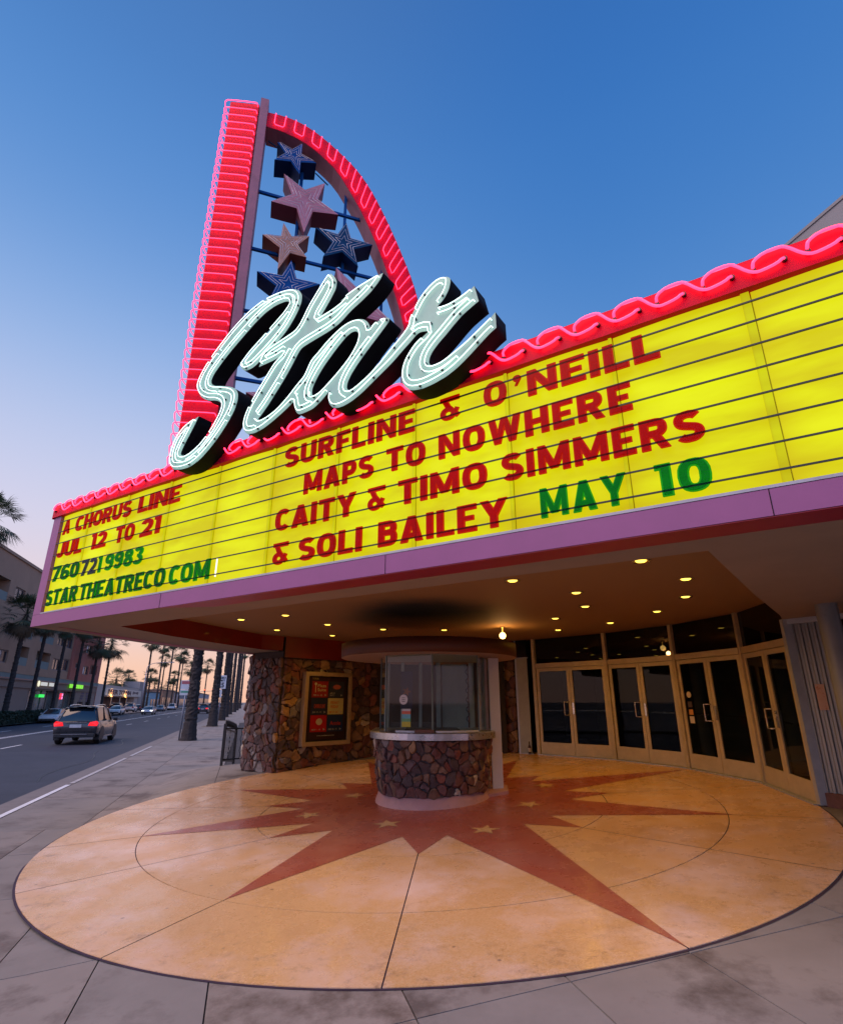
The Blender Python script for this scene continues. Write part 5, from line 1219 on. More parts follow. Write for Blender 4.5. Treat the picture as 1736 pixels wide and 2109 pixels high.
# ================================================================== PALMS
M_trunk = mat('palm_bark', (.034, .027, .026), .9, var=.35, scale=6, bump=1.0, dirt=((.03, .023, .022), 3, .5, .2))
M_frond = mat('palm_leaf', (.035, .060, .022), .55, var=.35, scale=2)
M_fdead = mat('dead_palm_leaf', (.11, .085, .05), .8, var=.3, scale=2)
def palm_crown(seed, n=46, rad=1.8, dead=30):
    rnd = random.Random(seed); mb = MB()
    def fan(d, length, blades, spread, droop, blen):
        d = d.normalized(); side = d.cross(UPZ)
        if side.length < .1: side = Vector((1, 0, 0))
        side.normalize(); up = side.cross(d).normalized()
        tip = d * length - UPZ * droop * length * .25
        mb.add([side * .015, -side * .015, tip - side * .012, tip + side * .012], [(0, 1, 2, 3)])
        for k in range(blades):
            a = (k / (blades - 1) - .5) * spread
            bd = (d * math.cos(a) + side * math.sin(a) + up * (.12 * math.cos(a * 2) - .05)).normalized()
            L1 = blen * (1 - .25 * abs(a) / (spread / 2)) * rnd.uniform(.85, 1.1); w = .027
            m = tip + bd * L1 * .6 - UPZ * droop * L1 * .16; e_ = tip + bd * L1 - UPZ * droop * L1 * rnd.uniform(.5, .75)
            q = bd.cross(up).normalized() * w
            mb.add([tip, m + q, e_, m - q], [(0, 1, 2, 3)])
    for i in range(n):
        az = i * 2.399 + rnd.uniform(-.3, .3); el = rnd.uniform(-.75, 1.45)
        d = Vector((math.cos(az) * math.cos(el), math.sin(az) * math.cos(el), math.sin(el)))
        fan(d, rad * rnd.uniform(.45, .62), 15, 2.6, rnd.uniform(.25, .6), rad * rnd.uniform(.42, .55))
    me = mb.mesh('palm_leaves'); me.materials.append(M_frond)
    mb2 = MB(); mb = mb2
    for i in range(dead):
        az = i * 2.399; el = rnd.uniform(-1.45, -.55); d = Vector((math.cos(az) * math.cos(el), math.sin(az) * math.cos(el), math.sin(el)))
        fan(d, rad * .42, 9, 1.9, .4, rad * .42)
    me2 = mb2.mesh('dead_leaves'); me2.materials.append(M_fdead)
    return me, me2
CR = [palm_crown(s) for s in (3, 11, 29)]
def trunk(h, r0, r1, seed, lean=0, rough=.06, flare=1.5, k=14):
    rnd = random.Random(seed); mb = MB(); prof = []; n = min(150, max(10, int(h / .10)))
    for i in range(n + 1):
        t = i / n; z = h * t; fl = 1 + (flare - 1) * math.exp(-z / .9)
        prof.append((z, (r0 + (r1 - r0) * t) * fl * (1 + rough / r0 * rnd.uniform(-.35, .45) * (1 if z > .9 else .25))))
    vs = []; ph = rnd.uniform(0, 6)
    for z, r_ in prof:
        for j in range(k):
            a = 2 * math.pi * j / k; q = r_ * (1 + rnd.uniform(-.11, .11) * (1 if z > .9 else .4))
            vs.append((lean * z + .03 * math.sin(z * .4 + ph) + q * math.cos(a), q * math.sin(a), z))
    fs = [(i * k + j, i * k + (j + 1) % k, (i + 1) * k + (j + 1) % k, (i + 1) * k + j) for i in range(n) for j in range(k)]
    mb.add(vs, fs); me = mb.mesh('palm_trunk'); me.materials.append(M_trunk); return me
def boots(h0, h1, r_, seed, m):   # stubs of cut leaf bases
    rnd = random.Random(seed); mb = MB(); z = h0
    while z < h1:
        for j in range(7):
            a = rnd.uniform(0, 6.28); c, s = math.cos(a), math.sin(a); w = rnd.uniform(.05, .10); hh = rnd.uniform(.10, .2); o = r_ * .93
            mb.add([(c * o - s * w, s * o + c * w, z), (c * o + s * w, s * o - c * w, z), (c * (o + .06) + s * w * .6, s * (o + .06) - c * w * .6, z + hh), (c * (o + .06) - s * w * .6, s * (o + .06) + c * w * .6, z + hh)], [(0, 1, 2, 3)])
        z += .14
    return mb.build('leaf_stubs', M_trunk, m, kind='stuff')
def palm(x, y, h, r0, r1, label, group, z0=.12, crown=1.0, cs=0, seed=1, fl=1.5, bt=None, lean=0):
    t = thing('palm_tree', label, 'palm tree', (x, y, z0), random.Random(seed).uniform(0, 6) if not lean else 0, group)
    newobj('trunk', trunk(h, r0, r1, seed, lean, flare=fl), t)
    if bt: boots(bt[0], bt[1], r0 * .95, seed, t)
    a, b = CR[cs % 3]
    c = newobj('crown', a, t, loc=(lean * h, 0, h)); c.scale = (crown,) * 3
    d = newobj('dead_leaves', b, t, loc=(lean * h, 0, h)); d.scale = (crown,) * 3
    return t
EAST = 'palm trees in a row along the near pavement'; WEST = 'palm trees along the far side of the street'
e_ = [(33.9, -2.82, .28, 14.5, 'thick palm trunk with flared base beside the parking sign pole'), (52.5, -2.62, .30, 15, 'second thick palm trunk on the near pavement, just left of the speed sign'),
      (68.6, -2.53, .28, 15, 'palm trunk directly right of the speed limit sign with dry grass at its foot'), (84, -2.6, .28, 15.5, 'fourth palm up the near pavement with a broad dark trunk'),
      (101.5, -2.52, .28, 15.5, 'fifth palm of the near pavement row'), (124, -2.3, .34, 16, 'sixth palm of the near pavement row'), (150, -2.2, .34, 16, 'slim far palm seventh in the near pavement row'), (190, -2.0, .34, 16.5, 'last palm of the near pavement row close to the stone pier')]
for i, (s, n, r_, h, lab) in enumerate(e_):
    p = sn(s, n); palm(p.x, p.y, h, r_, r_ * .72, lab, EAST, .14, 1.1, i, 40 + i, 1.55 if i < 3 else 1.3, (1.9, 7) if i < 4 else None)
wl = [(-39.6, 56.0, 10.3, .26, 1.6, 'leftmost full palm standing in the hedge before the tan apartments'), (-41.4, 62.1, 10.3, .22, 1.1, 'palm between the brown shutter and the green sign across the street'),
      (-43.6, 69.4, 10.8, .21, 1.1, 'palm rising in front of the red neon shop sign'), (-45.7, 76.6, 11.4, .22, 1.1, 'pale stemmed palm crossing the green lit shop sign'),
      (-48.2, 84.9, 10.4, .22, 1.65, 'leaning dark palm at the corner of the red apartment block'), (-50.5, 92.6, 10.9, .20, 1.7, 'bushy topped palm silhouetted beside the apartment block'),
      (-61.6, 130.0, 15.2, .24, 1.5, 'slender palm rising from beside the beer shop sign'), (-67.0, 148, 16.0, .24, 1.5, 'tall thin palm right of the street lamp'), (-68.4, 153, 12.6, .2, 1.3, 'shorter thin palm hanging between two tall ones'),
      (-72.1, 165.4, 18.5, .28, 1.5, 'very tall palm with its crown hidden above the canopy edge'), (-78.2, 186, 17.0, .30, 1.9, 'palm with a full round crown left of the near trunks'), (-81, 195, 16.4, .24, 1.5, 'palm close behind the full crowned one'),
      (-63.0, 134.5, 7.9, .24, 1.2, 'short dark palm beside the white tower sign'), (-90, 225, 14.4, .3, 2.1, 'palm peeping left of the thick near trunk'), (-115.2, 310, 20.5, .35, 2.9, 'broad far palm crown between the two thick trunks'), (-76, 178, 9.5, .24, 1.3, 'young palm with spiky crown at mid distance')]
for i, (x, y, h, r_, cs_, lab) in enumerate(wl): palm(x, y, h, r_, r_ * .7, lab, WEST, .1, cs_, i, 70 + i, 1.25)
for i, (x, y, h, cs_, lab) in enumerate([(-76.9, 146, 7.6, 2.0, 'bushy low palm behind the beer shop roof'), (-101.2, 200, 10.6, 1.6, 'small distant palm behind the shops'), (-77.3, 155, 5.9, 1.5, 'low spreading palm behind the shop roof'), (-118.5, 258, 8.6, 2.6, 'pale low palm near the white tower'), (-134, 310, 9.4, 2.8, 'farthest low palm over the blue shed')]):
    palm(x, y, h, .22, .18, lab, 'palms behind the shops', .1, cs_, i + 1, 90 + i, 1.2)
palm(-37.2, 45.4, 17.0, .3, .2, 'tall palm whose crown pokes in at the far left edge', WEST, .1, 1.75, 0, 99, 1.2)
# dry grass rings at palm feet
M_dry = mat('dry_grass', (.20, .15, .08), .95, var=.3, scale=20)
dg_ = MB(); rnd = random.Random(5)
for s, n in ((52.5, -2.62), (68.6, -2.53), (84, -2.6), (101.5, -2.5)):
    for k in range(260):
        a, r_ = rnd.uniform(0, 6.28), rnd.uniform(.35, .85); p = sn(s + r_ * math.cos(a), n + r_ * math.sin(a), .15); w = .012; h = rnd.uniform(.03, .10)
        dg_.add([p, p + Vector((w, 0, 0)), p + Vector((rnd.uniform(-.04, .04), rnd.uniform(-.04, .04), h))], [(0, 1, 2)])
dg_.build('dry_grass', M_dry, kind='stuff', label='dry grass tufts round the palm feet')
# ================================================================== HEDGE
M_hedge = mat('hedge_leaf', (.022, .040, .020), .7, var=.4, scale=3)
def hedge(s0, s1, n0, n1, h, lab, cnt=2600):
    mb = MB(); rnd = random.Random(int(s0))
    c = sn((s0 + s1) / 2, (n0 + n1) / 2, .1)
    t = thing('hedge', lab, 'hedge', c)
    core = MB(); p = [sn(s0 + .1, n0 + .1) - c, sn(s1 - .1, n0 + .1) - c, sn(s1 - .1, n1 - .1) - c, sn(s0 + .1, n1 - .1) - c]
    core.prism([Vector((q.x, q.y, 0)) for q in p], UPZ * (h - .12)); core.build('stems', M_hedge, t)
    for _ in range(cnt):
        s = rnd.uniform(s0, s1); f = rnd.random(); lump = .14 * math.sin(s * 2.1) + .1 * math.sin(s * 5.3)
        if f < .5: n, z = rnd.uniform(n0, n1), h + lump + rnd.uniform(-.12, .07)
        elif f < .9: n, z = n1 + rnd.uniform(-.08, .1), rnd.uniform(0, h + lump)
        else: n, z = rnd.uniform(n0, n1), rnd.uniform(0, h); s = rnd.choice((s0, s1))
        q = sn(s, n, z + .1) - c; a = Vector((rnd.uniform(-1, 1), rnd.uniform(-1, 1), rnd.uniform(-1, 1))).normalized() * .09; b = a.cross(Vector((rnd.uniform(-1, 1), rnd.uniform(-1, 1), 1))).normalized() * .06
        mb.add([q - a, q + b, q + a, q - b], [(0, 1, 2, 3)])
    mb.build('leaves', M_hedge, t, kind='stuff')
hedge(52, 58.5, -21.9, -20.7, 1.25, 'higher dark clipped hedge section at the far left pavement')
hedge(58.8, 73, -21.6, -20.6, .95, 'long low dark hedge in front of the apartment shops', 4200)

# ================================================================== BUILDINGS ACROSS THE STREET
M_apt = mat('tan_stucco', (.40, .26, .175), .9, var=.08, scale=.4, bump=.2, dirt=((.33, .215, .145), .3, .5, .3))
M_apr = mat('salmon_stucco', (.44, .15, .11), .9, var=.08, scale=.4, dirt=((.45, .2, .17), .3, .5, .3))
M_aps = mat('shop_band_stucco', (.27, .20, .16), .9, var=.06, scale=.5)
M_grn = mat('green_grey_band', (.20, .25, .235), .85, var=.08, scale=.5)
M_win = mat('dark_window_glass', (.02, .025, .035), .12, var=.2, spec=.6)
M_wfr = mat('window_frame_grey', (.16, .15, .16), .5)
M_shut = mat('brown_shutter', (.13, .10, .095), .7, var=.2, scale=3)
def grid_wall(name, s0, s1, z0, z1, n, holes, m, par, th=.25):
    S_ = sorted({s0, s1, *[h[0] for h in holes if s0 < h[0] < s1], *[h[1] for h in holes if s0 < h[1] < s1]}); Z_ = sorted({z0, z1, *[h[2] for h in holes], *[h[3] for h in holes]})
    Z_ = [z for z in Z_ if z0 <= z <= z1]; mb = MB()
    for a, b in zip(S_, S_[1:]):
        for c, d in zip(Z_, Z_[1:]):
            if any(h[0] <= a and b <= h[1] and h[2] <= c and d <= h[3] for h in holes): continue
            mb.add([sn(a, n, c), sn(b, n, c), sn(b, n, d), sn(a, n, d)], [(0, 1, 2, 3)])
    for h in holes:     # reveals
        a, b, c, d = h[:4]; dp = h[4] if len(h) > 4 else th
        mb.add([sn(a, n, c), sn(a, n, d), sn(a, n - dp, d), sn(a, n - dp, c), sn(b, n, c), sn(b, n, d), sn(b, n - dp, d), sn(b, n - dp, c)], [(0, 1, 2, 3), (4, 7, 6, 5), (0, 3, 7, 4), (1, 5, 6, 2)])
    return mb.build(name, m, par)
ap = thing('apartment_building', 'four storey tan and salmon apartment block with shops below across the street', 'building')
sm = [(69.2, 72.0, 12.3, 13.9, 0), (68.9, 71.4, 8.9, 10.1, 0), (68.4, 71.2, 6.0, 7.3, 0), (74.8, 77.8, 12.1, 13.6, 0), (86.2, 89.4, 9.3, 10.7, 0), (86.2, 89.4, 6.1, 7.6, 0), (86.2, 89.4, 12.6, 14.0, 0), (90.3, 93.4, 6.2, 7.8, 0), (90.3, 93.4, 9.3, 10.8, 0), (90.3, 93.4, 12.6, 14.0, 0)]
bal = [(62.5, 67.5, 12.0, 14.2, 1.4), (79.7, 84.8, 9.1, 11.2, 1.4), (79.7, 84.8, 6.0, 8.0, 1.4), (73.9, 77.0, 6.0, 8.1, 1.2), (73.9, 77.0, 9.0, 11.0, 1.2), (79.7, 84.8, 12.2, 14.3, 1.4)]
holes = [(a, b, c, d, .22) for a, b, c, d, _ in sm] + bal
grid_wall('wall', 44, 93.6, 5.05, 16.9, -25, holes, M_apt, ap)
rh = [(99.9, 103.0, 6.1, 7.4, .22), (104.0, 108.4, 6.3, 7.8, .5), (99.9, 103, 9.3, 10.6, .22), (104, 108.4, 9.4, 11, .5), (95.5, 97.0, 6.8, 7.6, .2), (99.9, 103, 12.5, 13.8, .22)]
grid_wall('wall', 93.6, 110.6, 5.05, 15.4, -24.7, rh, M_apr, ap).__setitem__('label', 'salmon end bay')
MB().prism([sn(93.6, -25, 5.05), sn(93.6, -24.7, 5.05), sn(93.6, -24.7, 15.4), sn(93.6, -25, 15.4)], SD * -.01).build('wall_return', M_apr, ap)
for s in (110.6,): MB().prism([sn(s, -24.7, .1), sn(s, -50, .1), sn(s, -50, 15.4), sn(s, -24.7, 15.4)], SD * .02).build('end_wall', M_apr, ap)
MB().prism([sn(44, -25.3, 16.9), sn(93.6, -25.3, 16.9), sn(93.6, -50, 16.9), sn(44, -50, 16.9)], UPZ * .02).build('roof', M_roof, ap)
MB().prism([sn(44, -24.85, 16.7), sn(93.6, -24.85, 16.7), sn(93.6, -24.85, 17.0), sn(44, -24.85, 17.0)], SN * -.5).build('parapet', M_apt, ap)
for (a, b, c, d, dp) in holes + rh:
    nv = -25 if b < 93.6 else -24.7
    if dp < 1:
        w = newobj('window', None, ap)
        MB().prism([sn(a, nv - dp, c), sn(b, nv - dp, c), sn(b, nv - dp, d), sn(a, nv - dp, d)], SN * .02).build('pane', M_win, w)
        fr = MB(); t = .12
        for (x0, x1, y0, y1) in ((a, b, c, c + t), (a, b, d - t, d), (a, a + t, c + t, d - t), (b - t, b, c + t, d - t), ((a + b) / 2 - .06, (a + b) / 2 + .06, c + t, d - t)):
            fr.prism([sn(x0, nv - dp + .03, y0), sn(x1, nv - dp + .03, y0), sn(x1, nv - dp + .03, y1), sn(x0, nv - dp + .03, y1)], SN * .05)
        fr.build('frame', M_wfr, w)
        if (a, c) in ((68.4, 6.0), (99.9, 6.1), (99.9, 9.3)): MB().prism([sn(a + .3, nv - dp + .03, c + .15), sn(a + 1.3, nv - dp + .03, c + .15), sn(a + 1.3, nv - dp + .03, d - .15), sn(a + .3, nv - dp + .03, d - .15)], SN * .02).build('blind', M_white, w)
    else:
        w = newobj('balcony', None, ap)
        MB().prism([sn(a, nv - dp, c), sn(b, nv - dp, c), sn(b, nv - dp, d), sn(a, nv - dp, d)], SN * .02).build('back_wall', M_grn, w)
        MB().prism([sn(a + .5, nv - dp + .03, c), sn(a + 2.6, nv - dp + .03, c), sn(a + 2.6, nv - dp + .03, d - .2), sn(a + .5, nv - dp + .03, d - .2)], SN * .03).build('glass_door', M_win, w)
        MB().prism([sn(a, nv - .06, c), sn(b, nv - .06, c), sn(b, nv - .06, c + .9), sn(a, nv - .06, c + .9)], SN * .04).build('parapet', M_grn, w)
grid_wall('band', 44, 110.6, 4.55, 5.04, -24.6, [], M_grn, ap); MB().prism([sn(44, -25, 5.05), sn(110.6, -25, 5.05), sn(110.6, -24.55, 5.05), sn(44, -24.55, 5.05)], UPZ * .06).build('ledge', M_apt, ap)
shop = [(44, 62, .1, 3.4, 1.2), (64.5, 70.5, .1, 3.3, .3), (79, 90.8, .1, 3.45, .8), (91.2, 98.8, .1, 3.5, .8), (100.6, 103.8, .1, 2.1, .3), (105, 107.2, .1, 2.1, .3)]
grid_wall('shop_wall', 44, 110.6, .1, 4.55, -24.8, shop, M_aps, ap)
for z_ in (3.62, 4.4): MB().prism([sn(44, -24.8, z_), sn(110.6, -24.8, z_), sn(110.6, -24.62, z_), sn(44, -24.62, z_)], UPZ * .12).build('moulding', M_aps, ap)
for j, (a, b, c, d, dp) in enumerate(shop):
    if j == 1:
        for k in range(20): MB().prism([sn(a, -25.05, c + .16 * k), sn(b, -25.05, c + .16 * k), sn(b, -25.05, c + .16 * k + .14), sn(a, -25.05, c + .16 * k + .14)], SN * .03).build('shutter_slat', M_shut, ap)
    else:
        w = newobj('shop_window', None, ap)
        MB().prism([sn(a, -24.8 - dp, c), sn(b, -24.8 - dp, c), sn(b, -24.8 - dp, d), sn(a, -24.8 - dp, d)], SN * .02).build('pane', M_win if j not in (2, 3) else mat('lit_shop_glass_%d' % j, (.10, .13, .13), .15, var=.5, scale=.5), w)
        k = max(2, int((b - a) / 2))
        for i in range(1, k): MB().prism([sn(a + (b - a) * i / k - .07, -24.8 - dp + .03, c), sn(a + (b - a) * i / k + .07, -24.8 - dp + .03, c), sn(a + (b - a) * i / k + .07, -24.8 - dp + .03, d), sn(a + (b - a) * i / k - .07, -24.8 - dp + .03, d)], SN * .08).build('mullion', M_wfr if i % 2 else M_aps, w)
def glow(n, c, s): return emis(n, c, s)
sg = thing('shop_sign', 'small white lit lettering sign with an oval logo over the second shop', 'sign')
MB().prism([sn(81.0 + .35 * math.cos(k * .52), -24.55, 4.2 + .34 * math.sin(k * .52)) for k in range(12)], SN * .08).build('logo', glow('sign_cream', (.95, .9, .6), .9), sg)
for k in range(8):
    if k == 4: continue
    MB().prism([sn(81.9 + .64 * k, -24.58, 4.0), sn(82.4 + .64 * k, -24.58, 4.0), sn(82.4 + .64 * k, -24.58, 4.42), sn(81.9 + .64 * k, -24.58, 4.42)], SN * .06).build('sign_block', glow('sign_white', (.8, .8, .7), .5), sg)
sg = thing('shop_sign', 'bright green lit shop sign over the last shop', 'sign')
for k in range(7):
    MB().prism([sn(93.9 + 1.03 * k, -24.55, 4.0), sn(94.75 + 1.03 * k, -24.55, 4.0), sn(94.75 + 1.03 * k, -24.55, 4.52), sn(93.9 + 1.03 * k, -24.55, 4.52)], SN * .08).build('sign_block', glow('sign_green', (.18, .75, .02), .9), sg)
sg = thing('neon_sign', 'small green neon open sign inside the shop window', 'sign')
MB().prism([sn(84.6, -25.35, 2.65), sn(86.6, -25.35, 2.65), sn(86.6, -25.35, 3.0), sn(84.6, -25.35, 3.0)], SN * .06).build('sign_face', glow('neon_green', (.02, .85, .10), 1.1), sg)
sg = thing('neon_sign', 'red and pink neon block sign in the shop window', 'sign')
for k in range(6):
    MB().prism([sn(93.0 + .55 * (k % 3), -25.35, 2.45 + .42 * (k // 3)), sn(93.45 + .55 * (k % 3), -25.35, 2.45 + .42 * (k // 3)), sn(93.45 + .55 * (k % 3), -25.35, 2.8 + .42 * (k // 3)), sn(93.0 + .55 * (k % 3), -25.35, 2.8 + .42 * (k // 3))], SN * .06).build('neon_block', glow('neon_red%d' % k, (1, .02, .06) if k % 3 < 2 else (1, .25, .6), 1.2), sg)
# heart mosaic on the end shop wall
hm = thing('heart_mural', 'two halves of a dark blue heart shaped tile mural on the shop wall', 'mural')
M_mur = mat('mural_blue', (.04, .05, .12), .5, var=.3)
rnd = random.Random(2)
for sd in (0, 1):
    for r_ in range(4):
        for c in range(3 if r_ < 3 else 2):
            cx = (101.6 if sd == 0 else 105.4) + (.55 * c - (.2 * r_ if sd == 0 else -.2 * r_)) + (.5 if sd == 0 else -.6); cz = 3.35 - .38 * r_
            MB().prism([sn(cx + .26 * math.cos(k * 1.05 + rnd.random() * .4), -24.79, cz + .18 * math.sin(k * 1.05)) for k in range(6)], SN * .03).build('tile', M_mur, hm)
# beer shop
M_beer = mat('cream_stucco', (.5, .41, .35), .9, var=.06, scale=.5)
bs = thing('beer_shop', 'low cream shop with a long fascia reading BEER TOWN and a dark open front', 'building')
grid_wall('wall', 112, 176, .1, 5.3, -27, [(113.5, 119, .1, 3.0, .3), (127.5, 160, .1, 3.1, 2.0)], M_beer, bs)
MB().prism([sn(112, -27, 5.3), sn(176, -27, 5.3), sn(176, -45, 5.3), sn(112, -45, 5.3)], UPZ * .05).build('roof', M_roof, bs)
MB().prism([sn(126.5, -26.6, 3.3), sn(166, -26.6, 3.3), sn(166, -26.6, 4.75), sn(126.5, -26.6, 4.75)], -SN * .38).build('fascia_board', mat('cream_board', (.75, .64, .52), .7), bs)
fit_text('lettering', 'BEER TOWN', sn(128.6, -26.58, 3.55), SD, UPZ, 23.5, .95, mat('dark_plum_letters', (.05, .012, .03), .6), bs, .08, .035)
MB().prism([sn(154.5, -26.58, 3.8), sn(158, -26.58, 4.05), sn(161.5, -26.58, 3.8), sn(161.5, -26.58, 4.5), sn(158, -26.58, 4.3), sn(154.5, -26.58, 4.5)], SN * .05).build('bow_tie_logo', mat('logo_grey', (.16, .12, .12), .6), bs)
MB().prism([sn(127.5, -28.9, .1), sn(160, -28.9, .1), sn(160, -28.9, 3.1), sn(127.5, -28.9, 3.1)], SN * .05).build('shop_interior', mat('shop_interior', (.07, .03, .02), .8, var=.5, scale=1), bs)
for s in (134, 142.5, 150): MB().prism([sn(s, -27, .1), sn(s + .4, -27, .1), sn(s + .4, -27, 3.3), sn(s, -27, 3.3)], SN * .1).build('pier', M_beer, bs)
MB().prism([sn(164.5, -26.9, .1), sn(176, -26.9, .1), sn(176, -26.9, 7.1), sn(164.5, -26.9, 7.1)], -SN * 4).build('tower_block', mat('tower_cream', (.36, .32, .30), .85), bs)
MB().prism([sn(115, -30, 5.3), sn(121, -30, 5.3), sn(121, -30, 6.4), sn(115, -30, 6.4)], -SN * 3).build('roof_unit', M_col, bs)
for s in (131.5, 146): 
    l_ = thing('wall_lamp', 'warm wall lamp glowing under the beer shop fascia ' + ('at its left end' if s < 140 else 'near its middle'), 'lamp', tuple(sn(s, -26.5, 3.3)))
    MB().lathe([(.001, 0), (.14, -.05), (.16, -.18), (.001, -.24)], k=10).build('globe', glow('warm_globe', (1, .45, .12), 4), l_)
    lo = bpy.data.objects.new('shop_light', bpy.data.lights.new('shop_light', 'POINT')); COL.objects.link(lo); lo.data.energy = 120; lo.data.color = (1, .55, .18); lo.location = tuple(sn(s, -26.1, 3.6)); lo.data.shadow_soft_size = .2
def boxb(s0, s1, n, dep, h, m, lab, roofm=None, op=None):
    b = thing('shop_building', lab, 'building')
    MB().prism([sn(s0, n, .1), sn(s1, n, .1), sn(s1, n - dep, .1), sn(s0, n - dep, .1)], UPZ * (h - .1)).build('wall', m, b)
    MB().prism([sn(s0 - .2, n + .2, h), sn(s1 + .2, n + .2, h), sn(s1 + .2, n - dep, h), sn(s0 - .2, n - dep, h)], UPZ * .3).build('roof', roofm or M_roof, b)
    k = max(2, int((s1 - s0) / 5))
    for i in range(k):
        a = s0 + (s1 - s0) * (i + .2) / k; c = s0 + (s1 - s0) * (i + .8) / k
        w = MB().prism([sn(a, n + .02, .8), sn(c, n + .02, .8), sn(c, n + .02, h * .62), sn(a, n + .02, h * .62)], SN * .05).build('window', M_win, b)
    return b
boxb(178, 198, -26, 12, 4.6, mat('pale_blue_wall', (.25, .42, .52), .8), 'pale blue low shop beyond the beer shop')
boxb(201, 232, -26, 12, 5.6, mat('orange_wall', (.42, .22, .13), .8), 'orange brown shop with a flat roof farther up the street')
boxb(236, 300, -25, 14, 5.2, mat('grey_wall', (.3, .28, .3), .8), 'grey row of shops farther up the far side')
boxb(310, 420, -25, 14, 6.5, mat('pale_wall', (.36, .33, .35), .8), 'pale distant buildings at the end of the street')
bb = thing('shop_building', 'bluish grey building beyond the palms on the near side', 'building')
MB().prism([sn(230, 2, .1), sn(300, 2, .1), sn(300, 20, .1), sn(230, 20, .1)], UPZ * 9).build('wall', mat('blue_grey_wall', (.22, .28, .36), .8), bb)
MB().prism([sn(229.5, 1.5, 9.1), sn(300, 1.5, 9.1), sn(300, 20, 9.1), sn(229.5, 20, 9.1)], UPZ * .4).build('roof', M_roof, bb)
for k in range(8): MB().prism([sn(234 + 8 * k, 1.98, 2), sn(239 + 8 * k, 1.98, 2), sn(239 + 8 * k, 1.98, 6), sn(234 + 8 * k, 1.98, 6)], SN * -.05).build('window', M_win, bb)

# ================================================================== STREET FURNITURE
M_galv = mat('galvanised_steel', (.26, .27, .31), .5, metal=.5, var=.1)
M_signw = mat('sign_white', (.62, .63, .65), .5, var=.05)
sp = thing('parking_sign', 'leaning grey pole with a red and green parking sign beside the first palm', 'sign', (-12.84, 31.68, .15))
MB().tube([(0, 0, 0), (.05, 0, 3.0)], .045, 8).build('pole', M_galv, sp)
sx = SN; 
def onp(a, z, d=0): return SN * a + SD * (-.06 - d) + UPZ * z
MB().prism([onp(-.26, 2.58), onp(.36, 2.58), onp(.36, 3.05), onp(-.26, 3.05)], SD * .006).build('red_plate', M_signw, sp)
MB().prism([onp(-.22, 2.85, .002), onp(.32, 2.85, .002), onp(.32, 3.01, .002), onp(-.22, 3.01, .002)], SD * .004).build('print', mat('faded_red', (.45, .12, .13), .6), sp)
MB().prism([onp(-.26, 2.28), onp(.36, 2.28), onp(.36, 2.57), onp(-.26, 2.57)], SD * .006).build('green_plate', M_signw, sp)
MB().prism([onp(-.22, 2.40, .002), onp(.30, 2.40, .002), onp(.30, 2.50, .002), onp(-.22, 2.50, .002)], SD * .004).build('print', mat('faded_green', (.08, .3, .2), .6), sp)
sp = thing('speed_limit_sign', 'white speed limit 25 sign partly hidden behind the second palm', 'sign', (-21.0, 61.07, .15))
MB().tube([(0, 0, 0), (0, 0, 4.6)], .05, 8).build('pole', M_galv, sp)
MB().prism([onp(-.55, 3.25), onp(.42, 3.25), onp(.42, 4.6), onp(-.55, 4.6)], SD * .01).build('plate', M_signw, sp)
MK = mat('sign_black', (.015, .015, .02), .6)
for tx, a0, w, z0, h in (('SPEED', -.48, .83, 4.25, .2), ('LIMIT', -.44, .75, 3.97, .2), ('25', -.36, .6, 3.37, .5)):
    fit_text('lettering', tx, onp(a0, z0, .012), SN, UPZ, w, h, MK, sp, .006, .03)
MB().prism([onp(-.4, 2.4), onp(.1, 2.4), onp(.1, 3.15), onp(-.4, 3.15)], SD * .01).build('small_plate', M_signw, sp)
for i, (s, n, h, ln, lab) in enumerate([(141, -22.2, 10.2, 4.6, 'tall curved arm street lamp beside the shops across the street'), (230, -22, 10.2, 4.6, 'distant street lamp seen between the two thick palms')]):
    p = sn(s, n); t = thing('street_lamp', lab, 'street lamp', (p.x, p.y, .12), 0, 'street lamps on the far side')
    MB().tube([(0, 0, 0), (0, 0, h - 1.5)], [.15, .09], 8).build('pole', M_galv, t)
    MB().tube(rounded([(0, 0, h - 1.6), SN * .1 + UPZ * (h - .6), SN * 1.2 + UPZ * (h + .1), SN * ln + UPZ * (h + .3)], 2), .07, 6).build('arm', M_galv, t)
    MB().obox(SN * ln + UPZ * (h + .2) - SD * .15, SN * .9, SD * .3, UPZ * .15).build('lamp_head', M_galv, t)
for i, (s, n, ln, lab, cl) in enumerate([(252, -3.4, 9, 'traffic signal mast over the road showing red, on the near side', (1, .03, .02)), (262, -21.5, -7, 'traffic signal post on the far side of the crossing', (1, .08, .03))]):
    p = sn(s, n); t = thing('traffic_signal', lab, 'traffic light', (p.x, p.y, .1))
    MB().tube([(0, 0, 0), (0, 0, 6.4)], .14, 8).build('pole', M_galv, t); MB().tube([(0, 0, 6.0), -SN * ln + UPZ * 6.4], .09, 6).build('mast_arm', M_galv, t)
    for f in (.55, 1.0):
        c = -SN * ln * f + UPZ * 5.9
        hd = MB().obox(c - SN * .25 - SD * .2, SN * .5, SD * .3, UPZ * 1.2).build('signal_head', M_black, t)
        MB().prism([c - SD * .22 + SN * .17 * math.cos(k * .6) + UPZ * (.98 + .17 * math.sin(k * .6)) for k in range(10)], SD * .02).build('lens', glow('signal_red%d' % i, cl, 6), hd)
# far side banner and shrubs
hedge(88, 98, -21.6, -20.8, .5, 'low planting strip by the far kerb near the neon shop', 900)

